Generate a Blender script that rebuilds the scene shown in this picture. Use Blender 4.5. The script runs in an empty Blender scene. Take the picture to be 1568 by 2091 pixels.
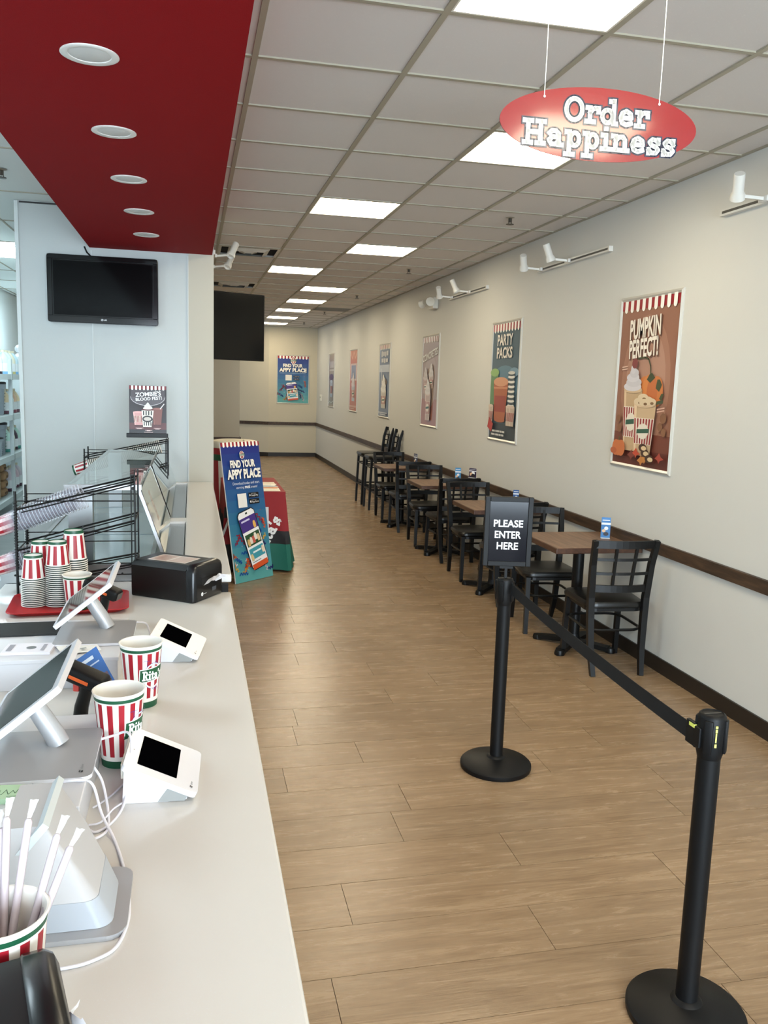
import bpy, bmesh, math, random
from mathutils import Vector, Matrix, Euler
random.seed(7)
C = bpy.context.scene.collection
PI = math.pi
R = math.radians
CEIL, XW, YB = 3.0248, 2.8946, 20.1          # ceiling height, right wall, far wall

# ------------------------------------------------------------------ camera
CH = 1.7508
def set_camera():
    f, yaw, pitch, roll = 1722.42, 0.2263, -0.1491, 0.0313
    fwd = Vector((math.sin(yaw)*math.cos(pitch), math.cos(yaw)*math.cos(pitch), math.sin(pitch)))
    rt = Vector((math.cos(yaw), -math.sin(yaw), 0)); up = rt.cross(fwd)
    r = rt*math.cos(roll) + up*math.sin(roll); u = -rt*math.sin(roll) + up*math.cos(roll)
    cd = bpy.data.cameras.new('camera'); co = bpy.data.objects.new('camera', cd); C.objects.link(co)
    cd.sensor_fit = 'VERTICAL'; cd.sensor_height = 24; cd.lens = f/2091*24
    cd.clip_start = .05; cd.clip_end = 100
    m = Matrix((r, u, -fwd)).transposed().to_4x4(); m.translation = (0, 0, CH)
    co.matrix_world = m
    bpy.context.scene.camera = co
set_camera()

# ------------------------------------------------------------------ light
world = bpy.data.worlds.new('world'); bpy.context.scene.world = world
world.use_nodes = True
world.node_tree.nodes['Background'].inputs[0].default_value = (.78, .9, 1, 1)
world.node_tree.nodes['Background'].inputs[1].default_value = .6
def area(name, loc, rot, sx, sy, power, col):
    l = bpy.data.lights.new(name, 'AREA'); l.shape = 'RECTANGLE'; l.size = sx; l.size_y = sy
    l.energy = power; l.color = col
    o = bpy.data.objects.new(name, l); C.objects.link(o); o.location = loc; o.rotation_euler = rot
    return o
# daylight through the storefront glass behind the camera
area('storefront_daylight', (.85, -4.6, 1.45), (R(90), 0, 0), 3.8, 2.6, 720, (.72, .87, 1))
area('storefront_daylight', (-2.0, -4.6, 1.5), (R(90), 0, 0), 1.6, 2.6, 45, (.76, .9, 1))
PANEL, KPANEL = 20.0, 27.0
vs = bpy.context.scene.view_settings
vs.view_transform = 'Standard'; vs.look = 'None'; vs.gamma = 1; vs.use_curve_mapping = False
vs.exposure = 0.14

# ------------------------------------------------------------------ materials
def lin(c):
    c = c/255
    return c/12.92 if c <= .04045 else ((c+.055)/1.055)**2.4
MC = {}
def mat(rgb, rough=.5, metal=0, coat=0, trans=0, emit=0, ior=1.45, spec=.5, alpha=1, bump=None, crough=.05):
    key = (tuple(rgb), rough, metal, coat, trans, emit, ior, spec, alpha, bump, crough)
    if key in MC: return MC[key]
    m = bpy.data.materials.new('mat_%d_%d_%d' % tuple(int(x) for x in rgb)); m.use_nodes = True
    nt = m.node_tree; b = nt.nodes['Principled BSDF']
    col = (lin(rgb[0]), lin(rgb[1]), lin(rgb[2]), 1)
    b.inputs['Base Color'].default_value = col
    b.inputs['Roughness'].default_value = rough
    b.inputs['Metallic'].default_value = metal
    b.inputs['Coat Weight'].default_value = coat
    b.inputs['Coat Roughness'].default_value = crough
    b.inputs['Transmission Weight'].default_value = trans
    b.inputs['IOR'].default_value = ior
    b.inputs['Specular IOR Level'].default_value = spec
    b.inputs['Alpha'].default_value = alpha
    if emit:
        b.inputs['Emission Color'].default_value = col; b.inputs['Emission Strength'].default_value = emit
    if bump:
        sc, st = bump
        tc = nt.nodes.new('ShaderNodeTexCoord'); n = nt.nodes.new('ShaderNodeTexNoise')
        n.inputs['Scale'].default_value = sc; n.inputs['Detail'].default_value = 3
        bp = nt.nodes.new('ShaderNodeBump'); bp.inputs['Strength'].default_value = st; bp.inputs['Distance'].default_value = .002
        nt.links.new(tc.outputs['Object'], n.inputs['Vector']); nt.links.new(n.outputs['Fac'], bp.inputs['Height'])
        nt.links.new(bp.outputs['Normal'], b.inputs['Normal'])
    MC[key] = m
    return m

def ramp_mat(name, scale, stops, rough=.5, nscale=3, detail=8, per_piece=0, bump=0, coat=0, speck=None, rrough=None, spec=.5, offs=False, fine=None):
    """noise-driven colour; scale = stretching of object space; per_piece = random shift of each piece"""
    m = bpy.data.materials.new(name); m.use_nodes = True; nt = m.node_tree; L = nt.links.new
    b = nt.nodes['Principled BSDF']; b.inputs['Roughness'].default_value = rough; b.inputs['Coat Weight'].default_value = coat
    b.inputs['Specular IOR Level'].default_value = spec
    tc = nt.nodes.new('ShaderNodeTexCoord'); mp = nt.nodes.new('ShaderNodeMapping'); mp.inputs['Scale'].default_value = scale
    oi = nt.nodes.new('ShaderNodeObjectInfo')
    if offs:
        geo = nt.nodes.new('ShaderNodeNewGeometry')
        L(geo.outputs['Position'], mp.inputs['Vector'])
        mul = nt.nodes.new('ShaderNodeMath'); mul.operation = 'MULTIPLY'; mul.inputs[1].default_value = 40
        L(oi.outputs['Random'], mul.inputs[0])
        cx = nt.nodes.new('ShaderNodeCombineXYZ'); L(mul.outputs[0], cx.inputs[0]); L(mul.outputs[0], cx.inputs[2])
        L(cx.outputs[0], mp.inputs['Location'])
    else:
        L(tc.outputs['Object'], mp.inputs['Vector'])
    n = nt.nodes.new('ShaderNodeTexNoise'); n.inputs['Scale'].default_value = nscale; n.inputs['Detail'].default_value = detail
    n.inputs['Roughness'].default_value = .62; n.inputs['Distortion'].default_value = .6
    L(mp.outputs[0], n.inputs['Vector'])
    nfac = n.outputs['Fac']
    if fine:
        n.inputs['Roughness'].default_value = .7; n.inputs['Distortion'].default_value = 1.1
        m2 = nt.nodes.new('ShaderNodeMapping'); m2.inputs['Scale'].default_value = (fine[0], fine[1], 1); L(tc.outputs['Object'], m2.inputs['Vector'])
        nf = nt.nodes.new('ShaderNodeTexNoise'); nf.inputs['Scale'].default_value = 3; nf.inputs['Detail'].default_value = 6; L(m2.outputs[0], nf.inputs['Vector'])
        mm = nt.nodes.new('ShaderNodeMix'); mm.inputs['Factor'].default_value = .3
        L(nfac, mm.inputs[2]); L(nf.outputs['Fac'], mm.inputs[3]); nfac = mm.outputs[0]
    cr = nt.nodes.new('ShaderNodeValToRGB'); el = cr.color_ramp.elements
    while len(el) > 1: el.remove(el[-1])
    el[0].position = stops[0][0]; el[0].color = tuple(lin(x) for x in stops[0][1])+(1,)
    for p, c in stops[1:]:
        e = el.new(p); e.color = tuple(lin(x) for x in c)+(1,)
    L(nfac, cr.inputs['Fac'])
    out = cr.outputs['Color']
    if per_piece:
        hv = nt.nodes.new('ShaderNodeHueSaturation')
        mr = nt.nodes.new('ShaderNodeMapRange'); mr.inputs['To Min'].default_value = 1-per_piece; mr.inputs['To Max'].default_value = 1+per_piece
        L(oi.outputs['Random'], mr.inputs['Value']); L(mr.outputs[0], hv.inputs['Value']); L(out, hv.inputs['Color'])
        out = hv.outputs['Color']
    if speck:
        n2 = nt.nodes.new('ShaderNodeTexNoise'); n2.inputs['Scale'].default_value = speck[0]; n2.inputs['Detail'].default_value = 2
        L(tc.outputs['Object'], n2.inputs['Vector'])
        c2 = nt.nodes.new('ShaderNodeValToRGB'); c2.color_ramp.elements[0].position = speck[1]; c2.color_ramp.elements[1].position = speck[1]+.05
        L(n2.outputs['Fac'], c2.inputs['Fac'])
        mx = nt.nodes.new('ShaderNodeMix'); mx.data_type = 'RGBA'
        L(c2.outputs['Color'], mx.inputs['Factor'])
        L(out, mx.inputs[6]); mx.inputs[7].default_value = tuple(lin(x) for x in speck[2])+(1,)
        out = mx.outputs[2]
    L(out, b.inputs['Base Color'])
    if bump:
        bp = nt.nodes.new('ShaderNodeBump'); bp.inputs['Strength'].default_value = bump; bp.inputs['Distance'].default_value = .002
        L(nfac, bp.inputs['Height']); L(bp.outputs[0], b.inputs['Normal'])
    if rrough:
        mr = nt.nodes.new('ShaderNodeMapRange'); mr.inputs['To Min'].default_value = rrough[0]; mr.inputs['To Max'].default_value = rrough[1]
        L(n.outputs['Fac'], mr.inputs['Value']); L(mr.outputs[0], b.inputs['Roughness'])
    return m

M_WALL = mat((201, 200, 194), .7, bump=(90, .15))
M_WALLB = mat((196, 188, 168), .7, bump=(90, .15))
M_FRP = mat((176, 180, 178), .35, bump=(200, .2))
M_KWALL = mat((214, 222, 222), .4)
M_RED = mat((134, 14, 20), .8, spec=.15, bump=(260, .35))
M_DARKWOOD = ramp_mat('dark_stained_wood', (14, 1.4, 14), [(.3, (38, 27, 19)), (.5, (62, 45, 32)), (.7, (86, 64, 45))], .5, 2.2, 6)
M_BASE = mat((34, 27, 21), .45)
M_PLANK = ramp_mat('vinyl_plank', (1.1, 13, 1), [(.22, (92, 71, 51)), (.38, (124, 100, 74)), (.5, (141, 116, 88)), (.62, (154, 129, 100)), (.82, (176, 152, 122))], .38, 1.9, 12, per_piece=.07, bump=.5, offs=True, rrough=(.2, .33), fine=(3, 60))
M_JOINT = mat((52, 42, 32), .8)
M_TILE = ramp_mat('acoustic_tile', (1, 1, 1), [(.35, (206, 200, 195)), (.65, (214, 208, 203))], .9, 30, 4, per_piece=.012, speck=(150, .34, (208, 202, 197)))
M_TEE = mat((160, 153, 135), .5)
M_KTILE = mat((228, 234, 232), .6)
M_BLACK = mat((9, 9, 9), .42, spec=.35)
M_BLACKP = mat((9, 9, 10), .5, spec=.3)
M_CHAIR = mat((9, 9, 9), .42, spec=.4)
M_VINYL = mat((15, 14, 12), .3, bump=(220, .3))
M_TABLE = ramp_mat('walnut_laminate', (12, 1.2, 12), [(.3, (84, 60, 45)), (.5, (112, 84, 63)), (.7, (135, 104, 80))], .4, 2.4, 6)
M_TEDGE = ramp_mat('walnut_edge', (12, 2, 12), [(.3, (58, 36, 25)), (.7, (86, 56, 38))], .4, 3, 5)
M_QUARTZ = ramp_mat('white_quartz', (1, 1, 1), [(.35, (203, 203, 202)), (.65, (212, 212, 211))], .18, 6, 5, speck=(420, .3, (208, 205, 200)))
M_WHITE = mat((208, 208, 212), .35)
M_WHITEG = mat((222, 222, 228), .25)
M_ALU = mat((178, 178, 180), .35, metal=.6)
M_SILVER = mat((176, 177, 180), .38, metal=.35)
M_STEEL = mat((150, 152, 152), .28, metal=1, bump=(60, .05))
M_FRAME = mat((206, 203, 194), .3, metal=.3)
M_SCREEN = mat((6, 7, 7), .06, spec=.4)
M_SCREENT = mat((3, 3, 4), .4, spec=.0)
M_GLASS = mat((250, 255, 253), .0, trans=1, ior=1.45)
M_CLEAR = mat((196, 196, 208), .06, alpha=.14)
M_CRIM = mat((214, 216, 224), .1, alpha=.55)
M_CUPW = mat((232, 228, 220), .45)
M_CUPR = mat((158, 26, 40), .4)
M_CUPG = mat((22, 78, 52), .4)
M_CABLE = mat((222, 220, 226), .4)
M_RIM = mat((186, 186, 182), .5)

# ------------------------------------------------------------------ mesh builder
class MB:
    def __init__(s): s.v = []; s.f = []; s.m = []; s.mats = []; s.sm = []
    def mi(s, m):
        if m not in s.mats: s.mats.append(m)
        return s.mats.index(m)
    def add(s, vs, fs, m, smooth=False, M=None):
        o = len(s.v); i = s.mi(m)
        for v in vs:
            v = Vector(v)
            if M: v = M @ v
            s.v.append(v)
        for f in fs:
            s.f.append([o+k for k in f]); s.m.append(i); s.sm.append(smooth)
        return s
    def box(s, a, b, m, M=None, bev=0):
        (x0, y0, z0), (x1, y1, z1) = a, b
        if bev:
            bm = bmesh.new(); bmesh.ops.create_cube(bm, size=1)
            for v in bm.verts: v.co = Vector(((x0+x1)/2+v.co.x*(x1-x0), (y0+y1)/2+v.co.y*(y1-y0), (z0+z1)/2+v.co.z*(z1-z0)))
            bmesh.ops.bevel(bm, geom=bm.edges[:], offset=bev, segments=2, profile=.5, affect='EDGES')
            s.frombm(bm, m, M); return s
        vs = [(x0, y0, z0), (x1, y0, z0), (x1, y1, z0), (x0, y1, z0), (x0, y0, z1), (x1, y0, z1), (x1, y1, z1), (x0, y1, z1)]
        return s.add(vs, [(0, 3, 2, 1), (4, 5, 6, 7), (0, 1, 5, 4), (1, 2, 6, 5), (2, 3, 7, 6), (3, 0, 4, 7)], m, False, M)
    def frombm(s, bm, m, M=None, smooth=False):
        bm.verts.index_update()
        s.add([v.co.copy() for v in bm.verts], [[v.index for v in f.verts] for f in bm.faces], m, smooth, M); bm.free(); return s
    def quad(s, pts, m, M=None): return s.add(pts, [tuple(range(len(pts)))], m, False, M)
    def prism(s, poly, z0, z1, m, M=None, mtop=None):
        n = len(poly)
        vs = [(x, y, z0) for x, y in poly]+[(x, y, z1) for x, y in poly]
        s.add(vs, [tuple(reversed(range(n)))]+[(i, (i+1) % n, (i+1) % n+n, i+n) for i in range(n)]+([] if mtop else [tuple(range(n, 2*n))]), m, False, M)
        if mtop: s.add(vs[n:], [tuple(range(n))], mtop, False, M)
        return s
    def lathe(s, prof, m, n=32, M=None, smooth=True, matf=None, cap=False):
        vs = []; 
        for r, z in prof:
            for k in range(n): a = 2*PI*k/n; vs.append((r*math.cos(a), r*math.sin(a), z))
        if matf is None:
            fs = [(j*n+k, j*n+(k+1) % n, (j+1)*n+(k+1) % n, (j+1)*n+k) for j in range(len(prof)-1) for k in range(n)]
            s.add(vs, fs, m, smooth, M)
        else:
            o = len(s.v)
            for v in vs: s.v.append(M @ Vector(v) if M else Vector(v))
            for j in range(len(prof)-1):
                for k in range(n):
                    s.f.append([o+j*n+k, o+j*n+(k+1) % n, o+(j+1)*n+(k+1) % n, o+(j+1)*n+k]); s.m.append(s.mi(matf(j, k))); s.sm.append(smooth)
        return s
    def tube(s, pts, r, m, n=8, M=None, closed=False, flat=None, caps=True):
        pts = [Vector(p) for p in pts]; N = len(pts); rs = r if isinstance(r, (list, tuple)) else [r]*N
        vs = []; pu = None
        for i, p in enumerate(pts):
            if closed: t = pts[(i+1) % N]-pts[i-1]
            else: t = pts[min(i+1, N-1)]-pts[max(i-1, 0)]
            t.normalize()
            if pu is None:
                pu = Vector((0, 0, 1)) if abs(t.z) < .9 else Vector((0, 1, 0))
            u = (pu-t*pu.dot(t)).normalized(); w = t.cross(u); pu = u
            fx, fy = flat if flat else (1, 1)
            for k in range(n):
                a = 2*PI*(k+.5)/n; vs.append(p+(u*math.cos(a)*fx+w*math.sin(a)*fy)*rs[i])
        fs = []
        for i in range(N if closed else N-1):
            j = (i+1) % N
            for k in range(n): fs.append((i*n+k, i*n+(k+1) % n, j*n+(k+1) % n, j*n+k))
        if not closed and caps: fs += [tuple(reversed(range(n))), tuple((N-1)*n+k for k in range(n))]
        return s.add(vs, fs, m, n > 4, M)
    def bar(s, a, b, w, h, m, M=None):
        """rectangular bar from a to b, w wide sideways, h thick"""
        a = Vector(a); b = Vector(b); t = (b-a).normalized(); up = Vector((0, 0, 1)) if abs(t.z) < .9 else Vector((0, 1, 0))
        sd = t.cross(up).normalized()*w/2; u = sd.cross(t).normalized()*h/2
        vs = [a-sd-u, a+sd-u, a+sd+u, a-sd+u, b-sd-u, b+sd-u, b+sd+u, b-sd+u]
        return s.add(vs, [(0, 3, 2, 1), (4, 5, 6, 7), (0, 1, 5, 4), (1, 2, 6, 5), (2, 3, 7, 6), (3, 0, 4, 7)], m, False, M)
    def ball(s, c, rx, ry, rz, m, M=None, n=16, k=8):
        prof = [(max(1e-4, math.cos(-PI/2+PI*i/k)), math.sin(-PI/2+PI*i/k)) for i in range(k+1)]
        T = Matrix.Translation(c) @ Matrix.Diagonal((rx, ry, rz, 1))
        return s.lathe(prof, m, n, (M @ T) if M else T)
    def obj(s, name, parent=None, kind=None, sub=0):
        me = bpy.data.meshes.new(name); me.from_pydata([tuple(v) for v in s.v], [], s.f)
        for m in s.mats: me.materials.append(m)
        me.polygons.foreach_set('material_index', s.m); me.polygons.foreach_set('use_smooth', s.sm); me.update()
        bm = bmesh.new(); bm.from_mesh(me); bmesh.ops.recalc_face_normals(bm, faces=bm.faces); bm.to_mesh(me); bm.free()
        o = bpy.data.objects.new(name, me); C.objects.link(o)
        if any(s.sm):
            me.set_sharp_from_angle(angle=R(40))
        if parent: o.parent = parent
        if kind: o['kind'] = kind
        if sub:
            md = o.modifiers.new('sub', 'SUBSURF'); md.levels = sub; md.render_levels = sub
        return o
def thing(name, label, cat, loc=(0, 0, 0), rz=0, group=None, rot=None):
    o = bpy.data.objects.new(name, None); C.objects.link(o); o.location = loc
    o.rotation_euler = rot if rot else (0, 0, rz); o['label'] = label; o['category'] = cat
    if group: o['group'] = group
    o.empty_display_size = .05
    return o
def tag(o, label, cat, group=None):
    o['label'] = label; o['category'] = cat
    if group: o['group'] = group
    return o
def dup(root, loc, rz=None, label=None, rot=None, group=None):
    r = root.copy(); C.objects.link(r); r.location = loc
    if rz is not None: r.rotation_euler = (0, 0, rz)
    if rot is not None: r.rotation_euler = rot
    if label: r['label'] = label
    if group: r['group'] = group
    for ch in list(root.children):
        c = ch.copy(); C.objects.link(c); c.parent = r
        for g in list(ch.children):
            d = g.copy(); C.objects.link(d); d.parent = c
    return r
def struct(name, mb, label=None):
    o = mb.obj(name); o['kind'] = 'structure'
    if label: o['label'] = label
    return o
def rrect(x0, y0, x1, y1, r, n=5):
    out = []
    for cx, cy, a0 in ((x1-r, y1-r, 0), (x0+r, y1-r, 90), (x0+r, y0+r, 180), (x1-r, y0+r, 270)):
        for i in range(n+1):
            a = R(a0+90*i/n); out.append((cx+r*math.cos(a), cy+r*math.sin(a)))
    return out

# ------------------------------------------------------------------ flat print (posters, lettering)
_tc = {}
def glyphs(s, off=.0, spacing=1.0):
    k = (s, off, spacing)
    if k in _tc: return _tc[k]
    cu = bpy.data.curves.new('t', 'FONT'); cu.body = s; cu.size = 1; cu.offset = off; cu.fill_mode = 'FRONT'; cu.resolution_u = 3
    cu.space_character = spacing
    o = bpy.data.objects.new('t', cu); C.objects.link(o)
    bpy.context.view_layer.update()
    me = bpy.data.meshes.new_from_object(o.evaluated_get(bpy.context.evaluated_depsgraph_get()))
    vs = [(v.co.x, v.co.y) for v in me.vertices]; fs = [tuple(p.vertices) for p in me.polygons]
    bpy.data.objects.remove(o); bpy.data.curves.remove(cu); bpy.data.meshes.remove(me)
    _tc[k] = (vs, fs); return vs, fs
SLAB = {  # stroke letters with slab serifs; unit cap height 1, x height .68
 'O': (.9, [[(.42+.36*math.cos(R(a)), .5+.44*math.sin(R(a))) for a in range(0, 361, 20)]]),
 'r': (.62, [[(.18, .64), (.18, .06)], [(.18, .42), (.3, .58), (.42, .63), (.56, .58)], [(.04, .62), (.18, .62)], [(.02, .05), (.38, .05)], [(.56, .64), (.56, .46)]]),
 'd': (.78, [[(.3+.24*math.cos(R(a)), .33+.27*math.sin(R(a))) for a in range(0, 361, 24)], [(.58, 1), (.58, .05)], [(.42, .96), (.58, .96)], [(.58, .05), (.72, .05)]]),
 'e': (.7, [[(.08, .34), (.56, .34), (.52, .52), (.32, .62), (.13, .52), (.07, .33), (.14, .12), (.34, .05), (.56, .13)]]),
 'H': (1.0, [[(.2, .95), (.2, .05)], [(.76, .95), (.76, .05)], [(.2, .5), (.76, .5)], [(.03, .95), (.37, .95)], [(.59, .95), (.93, .95)], [(.03, .05), (.37, .05)], [(.59, .05), (.93, .05)]]),
 'a': (.76, [[(.1, .5), (.2, .61), (.38, .62), (.52, .5), (.52, .05)], [(.52, .36), (.25, .37), (.09, .22), (.2, .06), (.38, .06), (.52, .2)], [(.52, .05), (.68, .05)]]),
 'p': (.76, [[(.18, .64), (.18, -.32)], [(.42+.2*math.cos(R(a)), .34+.27*math.sin(R(a))) for a in range(180, -181, -24)], [(.04, .62), (.18, .62)], [(.02, -.3), (.38, -.3)]]),
 'i': (.42, [[(.2, .62), (.2, .06)], [(.04, .62), (.2, .62)], [(.02, .05), (.38, .05)], [(.19, .88), (.19, .9)]]),
 'n': (.82, [[(.18, .62), (.18, .05)], [(.18, .45), (.32, .6), (.5, .61), (.6, .48), (.6, .05)], [(.04, .62), (.18, .62)], [(.03, .05), (.34, .05)], [(.46, .05), (.76, .05)]]),
 's': (.64, [[(.52, .47), (.42, .6), (.24, .62), (.11, .5), (.2, .38), (.4, .32), (.53, .2), (.42, .06), (.22, .05), (.08, .18)], [(.52, .64), (.52, .46)], [(.08, .2), (.08, .02)]]),
 'R': (.86, [[(.2, .95), (.2, .05)], [(.05, .95), (.45, .95), (.66, .84), (.66, .62), (.45, .5), (.2, .5)], [(.42, .5), (.7, .05), (.84, .05)], [(.04, .05), (.36, .05)]]),
 't': (.5, [[(.2, .86), (.2, .16), (.3, .05), (.44, .1)], [(.04, .62), (.42, .62)]]),
 "'": (.22, [[(.12, .95), (.08, .74)]]), ' ': (.4, [])}
class Art:
    """flat print built as layered polygons; units are metres on the sheet, origin lower left"""
    def __init__(s, rough=.5, coat=0, eps=.0003, crough=.05): s.it = []; s.rough = rough; s.coat = coat; s.eps = eps; s.cr = crough
    def put(s, vs, fs, col): s.it.append((vs, fs, col))
    def poly(s, pts, col): s.put(pts, [tuple(range(len(pts)))], col)
    def rect(s, x0, y0, x1, y1, col): s.poly([(x0, y0), (x1, y0), (x1, y1), (x0, y1)], col)
    def ell(s, cx, cy, rx, ry, col, a0=0, a1=360, n=24): s.poly([(cx+rx*math.cos(R(a0+(a1-a0)*i/n)), cy+ry*math.sin(R(a0+(a1-a0)*i/n))) for i in range(n if a1-a0 == 360 else n+1)], col)
    def line(s, pts, w, col):
        vs = []; fs = []; N = len(pts)-1; cl = math.hypot(pts[0][0]-pts[-1][0], pts[0][1]-pts[-1][1]) < w*.2 and N > 3
        for i, ((x0, y0), (x1, y1)) in enumerate(zip(pts, pts[1:])):
            dx, dy = x1-x0, y1-y0; l = math.hypot(dx, dy) or 1e-6; nx, ny = -dy/l*w/2, dx/l*w/2
            e0 = 0 if (i or cl) else w*.42; e1 = 0 if (i < N-1 or cl) else w*.42
            ex, ey = dx/l, dy/l
            o = len(vs); vs += [(x0-ex*e0+nx, y0-ey*e0+ny), (x0-ex*e0-nx, y0-ey*e0-ny), (x1+ex*e1-nx, y1+ey*e1-ny), (x1+ex*e1+nx, y1+ey*e1+ny)]; fs.append((o, o+1, o+2, o+3))
            if i or cl:
                o = len(vs); vs += [(x0+w/2*math.cos(PI*q/4+.39), y0+w/2*math.sin(PI*q/4+.39)) for q in range(8)]; fs.append(tuple(range(o, o+8)))
        s.put(vs, fs, col)
    def text(s, t, x0, y0, x1, y1, col, off=.02, out=None, ow=.04, rot=0, shear=0, drop=None):
        """fit the words into the box; rot in degrees about the box centre"""
        base, _ = glyphs(t, off)
        ax = min(v[0] for v in base); bx = max(v[0] for v in base); ay = min(v[1] for v in base); by = max(v[1] for v in base)
        sx = (x1-x0)/(bx-ax); sy = (y1-y0)/(by-ay); cx, cy = (x0+x1)/2, (y0+y1)/2; ca, sa = math.cos(R(rot)), math.sin(R(rot))
        def T(v, d=(0, 0)):
            x = (v[0]-(ax+bx)/2)*sx; y = (v[1]-(ay+by)/2)*sy; y += x*shear
            return (cx+x*ca-y*sa+d[0], cy+x*sa+y*ca+d[1])
        if out or drop:
            vs, fs = glyphs(t, off+ow); s.put([T(v, drop or (0, 0)) for v in vs], fs, out)
        vs, fs = glyphs(t, off); s.put([T(v) for v in vs], fs, col)
    def slabtext(s, t, x0, x1, y, h, col, wt=.17, out=None, ow=.12, track=.06, curve=0):
        W = sum(SLAB[c][0]+track for c in t); k = (x1-x0)/W
        for c, w_ in ([(out, wt+ow)] if out else [])+[(col, wt)]:
            x = x0; vs = []; fs = []
            for ch in t:
                for st in SLAB[ch][1]:
                    pts = [(x+px*k, y+py*h+curve*((x+px*k-(x0+x1)/2)**2)) for px, py in st]
                    a = Art(); a.line(pts, w_*h, 0)
                    o = len(vs); vs += a.it[0][0]; fs += [tuple(o+i for i in f) for f in a.it[0][1]]
                x += (SLAB[ch][0]+track)*k
            s.put(vs, fs, c)
    def build(s, name, parent, M, back=None, wrap=None):
        mb = MB()
        if back:
            w, h, t, col = back
            mb.box((0, 0, -t), (w, h, 0), mat(col, s.rough, coat=s.coat, crough=s.cr), M)
        for i, (vs, fs, col) in enumerate(s.it):
            z = s.eps*(i+1)
            m = mat(col, s.rough, coat=s.coat, crough=s.cr)
            if wrap: mb.add([wrap(x, y, z) for x, y in vs], fs, m, False)
            else: mb.add([(x, y, z) for x, y in vs], fs, m, False, M)
        me = mb
        o = me.obj(name, parent)
        return o
RED, CREAM, NAVY, GREEN = (150, 22, 34), (240, 234, 222), (24, 34, 60), (22, 84, 58)
def awning(a, w, y, h, n, red=RED, wht=(245, 240, 232), x0=0):
    a.rect(x0, y-h*.8, x0+w, y, red)
    s = w/(2*n+1)
    for i in range(n):
        x = x0+s*(2*i+1); a.rect(x, y-h*.75, x+s*1.05, y, wht); a.ell(x+s*.525, y-h*.75, s*.525, h*.25, wht)
def emblem(a, cx, cy, r):
    a.ell(cx, cy, r, r*1.2, (245, 240, 232)); a.ell(cx, cy, r*.9, r*1.08, RED)
    for k in (-.55, 0, .55): a.rect(cx+k*r-.11*r, cy-r*.85, cx+k*r+.11*r, cy+r*.85, (245, 240, 232))
    a.poly([(cx-1.15*r, cy-.38*r), (cx+1.15*r, cy-.2*r), (cx+1.15*r, cy+.42*r), (cx-1.15*r, cy+.26*r)], GREEN)
    a.slabtext("Rita's", cx-.95*r, cx+1.0*r, cy-.2*r, .42*r, (245, 245, 240), .2)
def cupart(a, cx, y0, w, h, liquid, top=None, stripes=True, em=True):
    """a dessert cup drawn flat: tapered body, striped sleeve, emblem, topping"""
    b = w*.72
    a.poly([(cx-b/2, y0), (cx+b/2, y0), (cx+w/2, y0+h), (cx-w/2, y0+h)], liquid)
    a.poly([(cx-b/2, y0), (cx-b/2+b*.12, y0), (cx-w/2+w*.12, y0+h), (cx-w/2, y0+h)], tuple(min(255, c+28) for c in liquid))
    if stripes:
        def X(t, f): return cx+t*(b+(w-b)*f)/2
        a.poly([(X(-1, .22), y0+h*.22), (X(1, .22), y0+h*.22), (X(1, .72), y0+h*.72), (X(-1, .72), y0+h*.72)], (226, 216, 200))
        for k in range(7):
            t = -.95+k*.29
            a.poly([(X(t, .22), y0+h*.23), (X(t+.15, .22), y0+h*.23), (X(t+.15, .72), y0+h*.71), (X(t, .72), y0+h*.71)], (150, 40, 44))
        if em:
            a.ell(cx, y0+h*.47, w*.26, h*.15, (226, 216, 200)); a.poly([(cx-w*.28, y0+h*.42), (cx+w*.28, y0+h*.45), (cx+w*.28, y0+h*.53), (cx-w*.28, y0+h*.5)], (40, 84, 68))
    a.ell(cx, y0+h, w/2, w*.1, tuple(min(255, c+18) for c in liquid))
    if top:
        for i, (dw, dy) in enumerate(((.48, .08), (.42, .2), (.34, .33), (.24, .45), (.13, .56))):
            a.ell(cx+(.03*w if i % 2 else -.03*w), y0+h+dy*w, dw*w, .13*w, tuple(c-(8 if i % 2 else 0) for c in top))

# ================================================================== STRUCTURE
G0, GS = .2492, .6096                      # ceiling grid origin in X and module
def gy(k): return 3.0133 + GS*k
SX, SZ = .16, 2.72                         # soffit right edge and underside

fl = struct('floor', MB().box((-.3, -4.8, -.06), (XW+.1, 20.6, -.006), M_JOINT))
rowj = {0: 1.12, 1: .51, 2: 1.19, 3: 2.02, 4: .89, 5: 1.62, 6: .78, 7: .5, 8: 1.75, 9: 1.09, 10: .2, 11: 2.3, 12: .65, 13: .93, 14: 1.9, -1: .4, -2: 1.55, -3: .9}
PW, PL, PY = .2345, 1.22, 2.245
rr = random.Random(3)
far = MB()
for k in range(-4, 78):
    y0 = PY+PW*k
    if y0 > 20.1: break
    j = rowj.get(k, rr.uniform(0, 1.22)); x = j-PL*math.ceil((j+.1)/PL)
    xs = [x]
    while xs[-1] < XW: xs.append(xs[-1]+PL)
    for a, b in zip(xs, xs[1:]):
        a = max(a, -.12 if y0 < 7 else .18); b = min(b, XW-.004)
        if b-a < .03: continue
        dz = rr.uniform(-.0004, .0004); box = ((a+.001, y0+.001, -.006), (b-.001, min(y0+PW, YB)-.001, dz))
        if y0 < 9.6:
            o = MB().box(*box, M_PLANK).obj('plank', fl)
        else: far.box(*box, M_PLANK)
o = far.obj('plank_field', fl); o['kind'] = 'stuff'
struct('floor_kitchen', MB().box((-2.95, -4.8, -.06), (-.3, 17.2, -.001), ramp_mat('kitchen_tile_floor', (1, 1, 1), [(.3, (120, 126, 124)), (.7, (146, 150, 148))], .3, 3, 4)).box((-.3, 7.1, -.0055), (.178, 20.2, -.001), mat((140, 116, 88), .4)))

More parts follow.
